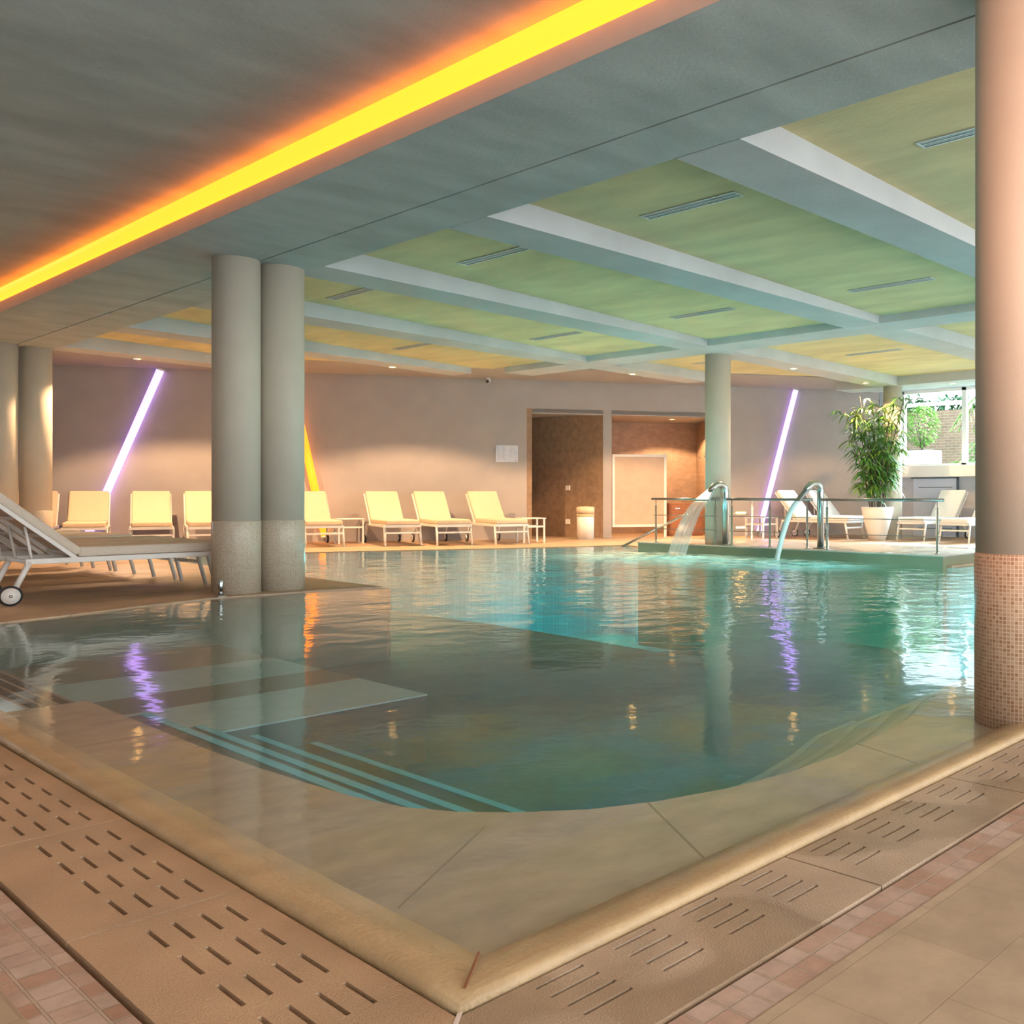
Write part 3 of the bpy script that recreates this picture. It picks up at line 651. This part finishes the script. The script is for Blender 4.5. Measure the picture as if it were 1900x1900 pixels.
def spout(x, y, dirv, label, fan):
    e = empty('water_spout', (x, y, 0.14), 0, label, 'spout')
    d = Vector((dirv[0], dirv[1], 0)).normalized()
    pts = [Vector((0, 0, 0)), Vector((0, 0, 0.78))]
    R = 0.135
    for k in range(1, 11):
        a = math.radians(140*k/10); pts.append(d*(R-R*math.cos(a))+Vector((0, 0, 0.78+R*math.sin(a)*0.95)))
    last = pts[-1]; dd = (pts[-1]-pts[-2]).normalized()
    pts.append(last+dd*0.10)
    rr = [0.050]*len(pts); rr[-1] = 0.04
    bm = NB(); tube(bm, pts, rr, 18); link('pipe', bm, M['steel'], e, True)
    bm = NB(); lathe(bm, [(0.11, 0), (0.11, 0.012), (0.055, 0.02)], 24); link('base_flange', bm, M['dsteel'], e, True)
    side = Vector((-d.y, d.x, 0)); tip0 = pts[-1]
    w0, w1 = (0.045, 0.16) if fan else (0.04, 0.045)
    bm = NB(); A = tip0-dd*0.08; B = tip0+dd*0.19
    nn = dd.cross(side).normalized()
    q = [A-side*w0, A+side*w0, B+side*w1, B-side*w1]
    v1 = [bm.verts.new(p+nn*0.018) for p in q]; v2 = [bm.verts.new(p-nn*0.018) for p in q]
    bm.faces.new(v1); bm.faces.new(v2[::-1])
    for i in range(4): bm.faces.new((v1[i], v2[i], v2[(i+1) % 4], v1[(i+1) % 4]))
    link('nozzle', bm, M['dsteel'], e, bevel=0.006)
    return Vector((x, y, 0.14))+B, side, w1, dd
def waterfall(B, side, w, land, label, fan):
    e = empty('falling_water', (B.x, B.y, 0), 0, label, 'waterfall')
    bm = NB(); n = 16; rows = []
    uvl = bm.loops.layers.uv.new('uv'); m = 12 if fan else 10
    for i in range(n+1):
        t = i/n; z = B.z+(0-B.z)*(0.35*t+0.65*t*t); c = Vector((0, 0, 0))+(Vector((land[0], land[1], 0))-Vector((B.x, B.y, 0)))*t
        ww = w*(1+0.25*t) if fan else 0.045-0.008*t
        if fan: rows.append([bm.verts.new((c.x+side.x*ww*s, c.y+side.y*ww*s, z)) for s in [(-1+2*k/m) for k in range(m+1)]])
        else: rows.append([bm.verts.new((c.x+ww*math.cos(2*PI*k/m), c.y+ww*math.sin(2*PI*k/m), z)) for k in range(m)]+[None])
    for i in range(n):
        for k in range(m):
            if fan: f = bm.faces.new((rows[i][k], rows[i][k+1], rows[i+1][k+1], rows[i+1][k]))
            else: f = bm.faces.new((rows[i][k], rows[i][(k+1) % m], rows[i+1][(k+1) % m], rows[i+1][k]))
            for lp, uv in zip(f.loops, ((k/m, i/n), ((k+1)/m, i/n), ((k+1)/m, (i+1)/n), (k/m, (i+1)/n))): lp[uvl].uv = uv
    o = link('water_sheet' if fan else 'water_stream', bm, M['fall'] if fan else M['stream'], e, True)
    if fan:
        s = o.modifiers.new('thick', 'SOLIDIFY'); s.thickness = 0.012
    return e
B, sd, w, _ = spout(10.68, 9.34, (-1.0, 0.14), 'curved steel spout with wide fan nozzle beside the platform column', True)
waterfall(B, sd, w, (9.80, 9.52), 'wide transparent sheet of water falling from the left spout', True)
B2, sd2, w2, _ = spout(10.82, 7.70, (-1.0, 0.14), 'curved steel spout with narrow nozzle in front of the right loungers', False)
waterfall(B2, sd2, w2, (10.12, 7.93), 'thin white rope of water falling from the right spout', False)
for (x, y, r, lab) in [(9.7, 9.7, 1.5, 'white ripples where the wide waterfall lands'), (9.85, 8.1, 1.6, 'white ripples where the thin stream lands')]:
    bm = NB(); lathe(bm, [(0.0001, 0.004), (1.2, 0.004)], 40)
    bmesh.ops.delete(bm, geom=[f for f in bm.faces if len(f.verts) > 4], context='FACES_ONLY')
    o = link('foam_patch', bm, M['foam']); o.location = (x, y, 0.0); o.scale = (r*0.9, r*1.15, 1); tag(o, lab, 'foam', kind='stuff')
# steel bollard at the twin columns
e = empty('bollard', (3.47, 8.86, 0.01), 0, 'short steel bollard in front of the left twin column', 'bollard')
bm = NB(); lathe(bm, [(0.022, 0), (0.022, 0.145), (0.018, 0.15), (0.0001, 0.152)], 16); link('tube', bm, M['steel'], e, True)
bm = NB(); lathe(bm, [(0.05, 0), (0.05, 0.006), (0.022, 0.01)], 20); link('base_plate', bm, M['steel'], e, True)

# ------------------------------------------------------------------ sun loungers (local x: wheels 0, foot 1.70; back rises to x -0.1)
def make_lounger(fab, ang=44, label='', cat='sun lounger', group=''):
    root = empty('sun_lounger', (0, 0, 0), 0, label, cat, group)
    W2, zf = 0.285, 0.345
    hx = 0.44
    bm = NB()
    for s in (-1, 1): box(bm, 0.10, s*W2-0.016, zf-0.022, 1.72, s*W2+0.016, zf+0.022)
    box(bm, 0.10, -W2, zf-0.015, 0.13, W2, zf+0.015); box(bm, 1.69, -W2, zf-0.022, 1.72, W2, zf+0.022)
    for q in range(5): box(bm, 0.5+0.26*q, -W2, zf-0.006, 0.54+0.26*q, W2, zf+0.008)
    box(bm, 1.69, -W2, 0.215, 1.715, W2, 0.245)
    link('frame', bm, M['white'], root, bevel=0.004)
    for s in (-1, 1):
        bm = NB(); tube(bm, [(1.66, s*W2, zf), (1.74, s*(W2+0.01), 0.01)], [0.022, 0.018], 8); link('leg', bm, M['white'], root, True)
        bm = NB(); tube(bm, [(0.13, s*W2, zf), (0.02, s*(W2), 0.10)], [0.022, 0.022], 8); link('leg', bm, M['white'], root, True)
        bm = NB(); tube(bm, [(0, s*W2-s*0.0, 0.08), (0, s*(W2+0.03), 0.08)], 0.080, 24); wl_ = link('wheel', bm, M['black'], root, True)
        bm = NB(); tube(bm, [(0, s*W2-s*0.002, 0.08), (0, s*(W2+0.034), 0.08)], 0.064, 24); link('hub', bm, M['white'], wl_, True)
        bm = NB(); tube(bm, [(0, s*(W2+0.03), 0.08), (0, s*(W2+0.042), 0.08)], 0.012, 10); link('axle_cap', bm, M['steel'], wl_, True)
    # seat cushion
    bm = NB(); box(bm, hx+0.02, -W2+0.005, zf+0.022, 1.73, W2-0.005, zf+0.105)
    link('seat_cushion', bm, fab, root, bevel=0.022)
    a = math.radians(ang); bl = 0.76
    mt = Matrix.Translation((hx, 0, zf+0.02)) @ Matrix.Rotation(a, 4, 'Y') @ Matrix.Rotation(PI, 4, 'Z')
    mt = Matrix.Translation((hx, 0, zf+0.02)) @ Matrix.Rotation(a, 4, 'Y')
    bm = NB(); box(bm, -bl, -W2+0.005, 0.012, 0.0, W2-0.005, 0.085, mt); link('back_cushion', bm, fab, root, bevel=0.022)
    bm = NB()
    for s in (-1, 1): box(bm, -bl, s*W2-0.014, -0.02, 0.02, s*W2+0.014, 0.012, mt)
    for q in range(4): box(bm, -bl+0.02+0.22*q, -W2, -0.012, -bl+0.05+0.22*q, W2, 0.006, mt)
    link('back_frame', bm, M['white'], root, bevel=0.003)
    for s in (-1, 1):
        bm = NB(); p = mt @ Vector((-0.42, s*(W2-0.05), -0.02)); tube(bm, [tuple(p), (0.16, s*(W2-0.05), zf-0.02)], 0.011, 8)
        link('strut', bm, M['white'], root, True)
    snapshot(root)
    return root
G1 = 'cream loungers lined up along the far wall'
proto = make_lounger(M['fabric'], 44, 'x', 'sun lounger', G1)
used = []
def place(src, x, y, ang, label, group):
    o = src if src.name not in used else copy_tree(src)
    used.append(src.name)
    o.location = (x, y, 0.01); o.rotation_euler = (0, 0, ang); o['label'] = label; o['group'] = group
    return o
# direction of local +x (towards the feet)
UA = math.radians(72)+PI
def wallpt(px):
    k = (px-CXP)/FPX; s, c = math.sin(math.radians(38.611)), math.cos(math.radians(38.611))
    a, b = s*k+c, -c*k+s
    D = (15.45+0.709*11.83)/(b+0.709*a); return Vector((a*D, b*D))
tops = [((5.13, 20.20), 'leftmost cream lounger at the far wall, cut by the twin columns'), ((5.75, 19.76), 'cream lounger at the far wall in front of the violet tube'), ((6.51, 19.22), 'cream lounger at the far wall between violet tube and twin columns'),
        ((7.17, 18.75), 'cream lounger half hidden behind the left twin column'), ((8.57, 17.76), 'cream lounger in front of the orange tube, right of the twin columns'), ((9.57, 17.05), 'first of three cream loungers between the two side tables'),
        ((10.25, 16.57), 'middle of three cream loungers between the two side tables'), ((11.03, 16.01), 'cream lounger under the wall notice board')]
ud = Vector((math.cos(UA), math.sin(UA)))
for (tp, lab) in tops:
    head = Vector(tp)-WN*0.45; org = head+ud*0.12
    place(proto, org.x, org.y, UA, lab, G1)
# row of loungers on the left deck, feet toward the pool (local +x along world +x)
G2 = 'taupe loungers in a row on the left deck'
near = make_lounger(M['taupe'], 41, 'y', 'sun lounger', G2)
for i, yc in enumerate([9.71, 10.39, 11.14, 12.30, 13.05, 14.05]):
    lab = ['nearest lounger with raised back and wheel at the left edge', 'second lounger of the left row, just behind the nearest one', 'third lounger of the left row', 'fourth lounger of the left row', 'fifth lounger of the left row', 'farthest lounger of the left row'][i]
    place(near, 2.13-0.05*(i > 0), yc, 0.0, lab, G2)
# white loungers on the right by the window
G3 = 'white loungers on the right by the window'
wh = make_lounger(M['fabwhite'], 48, 'z', 'sun lounger', G3)
place(wh, 15.70, 12.05, -PI/2, 'white lounger right of the violet tube, back to the wall', G3)
place(wh, 16.45, 11.85, -PI/2, 'white lounger between the narrow spout and the bamboo palm', G3)
place(wh, 17.45, 9.10, PI, 'white lounger in front of the pale blue door', G3)
place(wh, 17.20, 8.06, PI, 'white lounger cut by the big right column', G3)

# side tables
def side_table(x, y, rz, s, h, label):
    e = empty('side_table', (x, y, 0.01), rz, label, 'side table', 'small white side tables')
    bm = NB(); box(bm, -s, -s, h-0.02, s, s, h); link('table_top', bm, M['white'], e, bevel=0.004)
    for a in (-1, 1):
        for b in (-1, 1):
            bm = NB(); box(bm, a*(s-0.03)-0.016, b*(s-0.03)-0.016, 0, a*(s-0.03)+0.016, b*(s-0.03)+0.016, h-0.02); link('leg', bm, M['white'], e)
    bm = NB()
    for a in (-1, 1): box(bm, a*(s-0.03)-0.01, -s+0.03, h*0.62, a*(s-0.03)+0.01, s-0.03, h*0.62+0.03); box(bm, -s+0.03, a*(s-0.03)-0.01, h*0.62, s-0.03, a*(s-0.03)+0.01, h*0.62+0.03)
    link('stretcher', bm, M['white'], e)
side_table(8.68, 16.64, UA, 0.23, 0.455, 'white side table between the loungers near the orange tube')
side_table(10.95, 14.36, UA, 0.22, 0.455, 'white side table right of the lounger under the notice board')
side_table(15.0, 12.15, 0, 0.25, 0.43, 'white side table at the foot of the right violet tube')
# wheeled bin
e = empty('litter_bin', (12.38, 14.50, 0.01), 0, 'white cylindrical litter bin in front of the dark niche', 'bin')
bm = NB(); lathe(bm, [(0.165, 0), (0.17, 0.53)], 32); link('body', bm, M['white'], e, True)
bm = NB(); lathe(bm, [(0.172, 0.50), (0.176, 0.50), (0.178, 0.62), (0.15, 0.645), (0.0001, 0.65)], 32); link('lid', bm, M['fabric'], e, True)
bm = NB(); lathe(bm, [(0.173, 0.45), (0.177, 0.455), (0.174, 0.50)], 32); link('bag_rim', bm, plain('bin_liner', (0.55, 0.42, 0.25), 0.6), e, True)
# notice board
s_ = (sx_at(11.257)+sx_at(11.601))/2; px_, py_ = wl(s_, 0.012)
e = empty('notice_board', (px_, py_, 1.70), RW, 'white notice sheet with text columns and a floor plan on the far wall', 'sign')
bm = NB(); box(bm, -0.21, -0.006, -0.165, 0.21, 0.006, 0.165); link('board', bm, M['sign'], e)
bm = NB(); rnd = random.Random(3)
for col in (-0.185, -0.095):
    for r in range(14): box(bm, col, -0.0085, 0.14-r*0.0205, col+rnd.uniform(0.04, 0.075), -0.006, 0.146-r*0.0205)
link('text_lines', bm, plain('grey_text', (0.42, 0.44, 0.52), 0.7), e)
bm = NB()
for q in range(14):
    x, z = rnd.uniform(0.03, 0.15), rnd.uniform(-0.08, 0.09)
    if q % 2: box(bm, x, -0.0085, z, x+rnd.uniform(0.02, 0.05), -0.006, z+0.004)
    else: box(bm, x, -0.0085, z, x+0.004, -0.006, z+rnd.uniform(0.02, 0.06))
box(bm, 0.16, -0.0085, -0.15, 0.185, -0.006, -0.125)
link('floor_plan', bm, plain('plan_ink', (0.36, 0.36, 0.44), 0.7), e)
# security camera under the soffit
cx_, cy_ = wl(sx_at(11.14), 0.15)
e = empty('security_camera', (cx_, cy_, 3.17), 0, 'small white security camera at the top of the far wall', 'camera')
bm = NB(); lathe(bm, [(0.045, 0), (0.045, -0.02), (0.02, -0.025)], 16); link('mount', bm, M['white'], e, True)
bm = NB(); tube(bm, [(0.06, 0.05, -0.03), (-0.05, -0.05, -0.075)], 0.036, 14); b_ = link('body', bm, M['white'], e, True)
bm = NB(); tube(bm, [(-0.05, -0.05, -0.075), (-0.06, -0.06, -0.08)], 0.03, 14); link('lens', bm, M['black'], b_, True)
# sockets in the first niche (on its right hand face)
dv = (PC-P2).normalized(); nrm = Vector((-dv.y, dv.x))
if nrm.dot(P1-P2) < 0: nrm = -nrm
for (t, z, lab) in [(0.46, 1.03, 'small white switch plate in the dark niche'), (0.46, 0.33, 'small white socket low in the dark niche, beside the bin')]:
    p = P2.lerp(PC, t)+nrm*0.008
    bm = NB(); box(bm, -0.06, -0.01, -0.05, 0.06, 0.01, 0.05); o = link('wall_socket', bm, M['white'], bevel=0.003); o.location = (p.x, p.y, z); o.rotation_euler = (0, 0, math.atan2(dv.y, dv.x)); tag(o, lab, 'socket')
# white framed panel in the tiled bay
fp = Vector((13.13, 14.53))+WN*0.12
e = empty('framed_screen', (fp.x, fp.y, 0.01), RW, 'white framed beige screen standing in the tiled bay', 'screen')
bm = NB(); box(bm, 0.0, -0.02, 1.66, 1.12, 0.02, 1.71); box(bm, 0.0, -0.02, 0.215, 0.05, 0.02, 1.66); box(bm, 1.07, -0.02, 0.0, 1.12, 0.02, 1.66); box(bm, 0.05, -0.02, 0.215, 1.07, 0.02, 0.265); link('frame', bm, M['white'], e)
bm = NB(); box(bm, 0.05, -0.004, 0.265, 1.07, 0.004, 1.66); link('panel', bm, plain('beige_panel', (0.56, 0.42, 0.32), 0.6), e)
# wooden cabinet in the bay
cp = Q2+WN*0.8-WD*0.62
e = empty('cabinet', (cp.x, cp.y, 0.01), RW, 'low red brown wooden cabinet in the tiled bay', 'cabinet')
bm = NB(); box(bm, -0.3, -0.2, 0, 0.45, 0.2, 0.70); link('body', bm, M['wood'], e, bevel=0.005)
for a, b in ((-0.285, 0.07), (0.08, 0.435)):
    bm = NB(); box(bm, a, -0.215, 0.04, b, -0.2, 0.66); d_ = link('door', bm, M['wood'], e, bevel=0.004)
    bm = NB(); box(bm, (a+b)/2-0.05, -0.225, 0.58, (a+b)/2+0.05, -0.215, 0.592); link('handle', bm, M['steel'], d_)
# small hooks
for t in (0.35, 0.62):
    p = Q3.lerp(Q2, t)-WD*0.03
    bm = NB(); tube(bm, [(0, 0, 0), (-0.05*WD.x, -0.05*WD.y, -0.0), (-0.06*WD.x, -0.06*WD.y, 0.04)], 0.012, 8); o = link('coat_hook', bm, M['dsteel']); o.location = (p.x, p.y, 1.70); tag(o, 'small dark hook on the orange lit tiled wall', 'hook', 'hooks in the tiled bay')
# two small glowing warm bars added low on the wall
for z, lab in ((0.50, 'upper small warm glowing bar right of the platform column'), (0.20, 'lower small warm glowing bar right of the platform column')):
    p = wl(sx_at(15.32), 0.008); e = empty('glow_bar', (p[0], p[1], z), RW, lab, 'wall light')
    bm = NB(); box(bm, -0.12, -0.012, -0.03, 0.12, 0.0, 0.03); link('housing', bm, M['white'], e)
    bm = NB(); box(bm, -0.10, -0.016, -0.015, 0.10, -0.012, 0.015); link('lens', bm, M['lamp'], e)

# light tubes leaning on the far wall
def light_tube(xa, za, xb, zb, m, col, w, energy, label):
    A = Vector((*wl(sx_at(xa), 0.07), za)); Bv = Vector((*wl(sx_at(xb), 0.07), zb))
    e = empty('light_tube', Bv, 0, label, 'light tube', 'leaning light tubes on the far wall')
    bm = NB(); tube(bm, [(0, 0, 0), tuple(A-Bv)], w, 16); link('glowing_tube', bm, m, e, True)
    d = (A-Bv).normalized()
    bm = NB(); tube(bm, [tuple(A-Bv-d*0.005), tuple(A-Bv+d*0.03)], w+0.008, 16); tube(bm, [tuple(-d*0.03), (0, 0, 0)], w+0.008, 16); link('end_cap', bm, M['white'], e, True)
light_tube(6.535, 3.13, 5.60, 0.12, M['violet'], (0.5, 0.35, 1), 0.062, 0, 'violet light tube leaning on the wall left of the twin columns')
light_tube(8.25, 3.13, 8.75, 0.12, M['orange'], (1, 0.4, 0.05), 0.070, 0, 'orange light tube on the wall just right of the twin columns')
light_tube(16.30, 3.13, 15.64, 0.12, M['violet'], (0.5, 0.35, 1), 0.058, 0, 'violet light tube leaning on the wall right of the platform column')

# ------------------------------------------------------------------ window wall on the right
ys0, ys1 = -4.0, 11.12
bm = NB(); box(bm, WX, ys0, 0, WX+0.25, ys1, 1.27); struct('wall_right', bm, plain('pale_grey_plaster', (0.60, 0.62, 0.67), 0.8))
bm = NB(); box(bm, WX-0.40, ys0, 1.26, WX+0.30, 10.55, 1.50); struct('trim_40', bm, M['white'], bevel=0.01)
bm = NB(); box(bm, WX, ys0, 3.13, WX+0.25, ys1+0.2, 3.6); box(bm, WX, 10.6, 1.27, WX+0.25, ys1+0.2, 3.2); struct('wall_right', bm, M['beam'])
bm = NB(); box(bm, 16.55, -4, 3.14, 18.1, 11.2, 3.6); struct('ceiling', bm, M['beam'])
yy = [10.6, 9.12, 7.64, 6.16, 4.68, 3.2, 1.72, 0.24, -1.24, -2.72, -4.0]
wi = 1
for a, b in zip(yy[:-1], yy[1:]):
    e = empty('window_%d' % wi, (WX+0.1, (a+b)/2, 1.5), 0, None, None, None, 'structure'); wi += 1
    hw = abs(a-b)/2; H = 1.63
    bm = NB(); box(bm, -0.05, -hw, 0, 0.05, -hw+0.05, H); box(bm, -0.05, hw-0.05, 0, 0.05, hw, H); box(bm, -0.05, -hw, H-0.06, 0.05, hw, H); box(bm, -0.05, -hw, 0, 0.05, hw, 0.05); link('window_frame', bm, M['white'], e)
    bm = NB(); box(bm, -0.006, -hw+0.05, 0.05, 0.006, hw-0.05, H-0.06); link('window_pane', bm, M['glass'], e)
# pale door under the sill
e = empty('door_1', (WX-0.02, 9.72, 0.01), 0, None, None, None, 'structure')
bm = NB(); box(bm, -0.02, -0.48, 0, 0.02, 0.55, 1.22); link('door_leaf', bm, M['door'], e)
bm = NB(); box(bm, -0.035, -0.52, 0, -0.0, -0.48, 1.25); box(bm, -0.035, -0.52, 1.22, 0, 0.6, 1.25); link('door_frame', bm, M['ventdark'], e)
bm = NB(); box(bm, -0.028, -0.38, 1.03, -0.02, 0.42, 1.042); box(bm, -0.028, -0.38, 0.16, -0.02, 0.42, 0.175); link('door_groove', bm, M['ventdark'], e)

# ------------------------------------------------------------------ potted bamboo palm
def blade(bm, p, d, L, w, droop):
    side = d.cross(Vector((0, 0, 1)));
    if side.length < 1e-3: side = Vector((1, 0, 0))
    side.normalize(); n = 4; pv = None
    for i in range(n+1):
        t = i/n; c = p+d*L*t+Vector((0, 0, -droop*L*t*t)); ww = w*math.sin(PI*min(1, 0.12+0.88*t))*(1 if t < 1 else 0.02)+0.0008
        a, b = bm.verts.new(c-side*ww), bm.verts.new(c+side*ww)
        if pv: bm.faces.new((pv[0], pv[1], b, a))
        pv = (a, b)
def bamboo_palm(x, y, H, R, seed, label):
    rn = random.Random(seed)
    e = empty('potted_palm', (x, y, 0.01), 0, label, 'plant')
    bm = NB(); lathe(bm, [(0.15, 0), (0.19, 0.12), (0.27, 0.42), (0.315, 0.64), (0.30, 0.645), (0.28, 0.60)], 36); link('pot', bm, M['white'], e, True)
    bm = NB(); lathe(bm, [(0.0001, 0.58), (0.285, 0.58)], 28); link('soil', bm, M['soil'], e)
    canes = NB(); lv = NB(); lv2 = NB()
    for i in range(16):
        a = rn.uniform(0, 2*PI); r0 = rn.uniform(0.02, 0.17); h = rn.uniform(0.55, 1.0)*H
        lean = rn.uniform(0.05, 1.0)*R*0.9
        base = Vector((math.cos(a)*r0, math.sin(a)*r0, 0.58)); top = Vector((math.cos(a)*(r0+lean), math.sin(a)*(r0+lean), h))
        mid = base.lerp(top, 0.5)-Vector((math.cos(a), math.sin(a), 0))*lean*0.2
        pts = [base, base.lerp(mid, 0.5), mid, mid.lerp(top, 0.5), top]; tube(canes, pts, [0.011, 0.010, 0.009, 0.007, 0.004], 6)
        nf = int(7+h*3.0)
        for q in range(nf):
            t = 0.18+0.82*(q+rn.random()*0.6)/nf
            k = t*4; i0 = min(3, int(k)); p = pts[i0].lerp(pts[i0+1], k-i0)
            fa = rn.uniform(0, 2*PI); st = Vector((math.cos(fa), math.sin(fa), rn.uniform(0.2, 0.9))).normalized(); sl = rn.uniform(0.10, 0.24)
            tip = p+st*sl; tube(canes, [p, tip], 0.0035, 4, False)
            nb = rn.randint(5, 9); tgt = lv if rn.random() < 0.62 else lv2
            for b in range(nb):
                ba = fa+(b-(nb-1)/2)*0.48; d = Vector((math.cos(ba), math.sin(ba), rn.uniform(-0.35, 0.35))).normalized()
                blade(tgt, tip, d, rn.uniform(0.18, 0.32), rn.uniform(0.014, 0.022), rn.uniform(0.2, 0.7))
    link('canes', canes, M['cane'], e, True); link('fronds', lv, M['leaf'], e); link('pale_fronds', lv2, M['leafy'], e)
bamboo_palm(15.60, 9.76, 2.85, 0.75, 11, 'tall bamboo palm in a white pot in front of the corner column')

# ------------------------------------------------------------------ garden behind the window
bm = NB(); box(bm, 18.2, -8, 0.9, 40, 22, 1.0); struct('ground', bm, M['pave'])
bm = NB(); box(bm, 19.2, -8, 1.0, 24.6, 16, 1.05); tag(link('garden_grass', bm, M['grass']), 'strip of grass outside the window', 'grass', kind='stuff')
bm = NB(); box(bm, 24.6, -8, 1.0, 24.85, 18, 3.33); tag(link('garden_wall', bm, M['brick']), 'brick garden wall outside the window', 'wall')
e = empty('fence', (24.7, 5, 3.33), 0, 'pale horizontal rail fence on top of the brick garden wall', 'fence')
bm = NB(); box(bm, -0.02, -13, 0.15, 0.02, 13, 0.27); link('rail', bm, M['white'], e)
bm = NB(); box(bm, -0.02, -13, 0.62, 0.02, 13, 0.72); link('rail', bm, M['white'], e)
for q in range(12):
    bm = NB(); box(bm, -0.03, -12.5+q*2.2, 0, 0.03, -12.43+q*2.2, 0.75); link('post', bm, M['white'], e)
def shrub(x, y, z, r, h, seed, m, label, name='shrub', n=900, ls=0.12):
    rn = random.Random(seed); e = empty(name, (x, y, z), 0, label, 'plant')
    bm = NB()
    for i in range(n):
        u = rn.uniform(-1, 1); a = rn.uniform(0, 2*PI); q = math.sqrt(1-u*u)*rn.uniform(0.4, 1)**0.5
        p = Vector((math.cos(a)*q*r, math.sin(a)*q*r, h*0.55+u*h*0.45)); d = Vector((math.cos(a), math.sin(a), rn.uniform(-0.3, 0.8))).normalized()
        blade(bm, p, d, ls*rn.uniform(0.7, 1.3), ls*0.18, 0.4)
    link('foliage', bm, m, e)
    bm = NB()
    for i in range(6):
        a = i*1.05; tube(bm, [(0, 0, 0), (math.cos(a)*r*0.3, math.sin(a)*r*0.3, h*0.45), (math.cos(a)*r*0.6, math.sin(a)*r*0.6, h*0.85)], [0.02, 0.014, 0.006], 5)
    link('stems', bm, M['cane'], e)
bm = NB(); rn = random.Random(77)
for i in range(5200):
    p = Vector((rn.uniform(26.0, 26.8), rn.uniform(0, 16), rn.uniform(3.0, 3.85)+rn.uniform(-0.1, 0.12)))
    blade(bm, p, Vector((rn.uniform(-1, 1), rn.uniform(-1, 1), rn.uniform(-0.2, 1))).normalized(), 0.26, 0.05, 0.3)
tag(link('hedge', bm, M['hedge']), 'green hedge showing above the brick garden wall', 'hedge', kind='stuff')
# white box planter
e = empty('planter_box', (20.6, 11.6, 1.05), 0, 'white box planter outside the left window', 'planter')
bm = NB(); box(bm, -0.32, -0.38, 0, 0.32, 0.38, 0.92); link('box', bm, M['white'], e, bevel=0.02)
bm = NB(); box(bm, -0.28, -0.34, 0.92, 0.28, 0.34, 0.93); link('soil', bm, M['soil'], e)
shrub(20.6, 11.6, 1.985, 0.42, 1.1, 5, M['leafy'], 'yellow green shrub growing in the white box planter')
shrub(23.2, 15.2, 1.05, 0.8, 2.0, 6, M['leaf'], 'dark green shrub at the left end of the garden', n=1300, ls=0.2)
shrub(20.0, 10.2, 1.05, 0.5, 0.62, 8, M['leafy'], 'low green plant at the foot of the right window', n=500)
shrub(21.3, 10.4, 1.05, 0.45, 1.15, 9, M['leaf'], 'low dark plant beside the box planter', n=500)
# palm whose fronds hang into view at the right
rn = random.Random(21); e = empty('palm_tree', (22.6, 10.15, 1.05), 0, 'palm tree with hanging fronds outside the right window', 'plant')
bm = NB(); tube(bm, [(0, 0, 0), (0.03, 0.02, 1.2), (0, 0, 2.5)], [0.16, 0.12, 0.11], 12); link('trunk', bm, M['cane'], e, True)
bm = NB()
for i in range(16):
    a = i*2*PI/16; d = Vector((math.cos(a), math.sin(a), 0)); prev = None
    for q in range(16):
        t = q/15; c = Vector((0, 0, 2.5))+d*1.45*t+Vector((0, 0, 0.8*t-1.7*t*t)); sd_ = d.cross(Vector((0, 0, 1)))
        for s in (-1, 1): blade(bm, c, (sd_*s+d*0.7-Vector((0, 0, 0.5))).normalized(), 0.42*(1-0.5*t), 0.012, 0.4)
link('fronds', bm, M['leafy'], e)
bm = NB()
for i in range(16):
    a = i*2*PI/16; d = Vector((math.cos(a), math.sin(a), 0)); tube(bm, [Vector((0, 0, 2.5))+d*1.45*t+Vector((0, 0, 0.8*t-1.7*t*t)) for t in (0, .25, .5, .75, 1)], 0.01, 5)
link('frond_stalks', bm, M['cane'], e)
for b_ in bpy.data.meshes: b_.update()
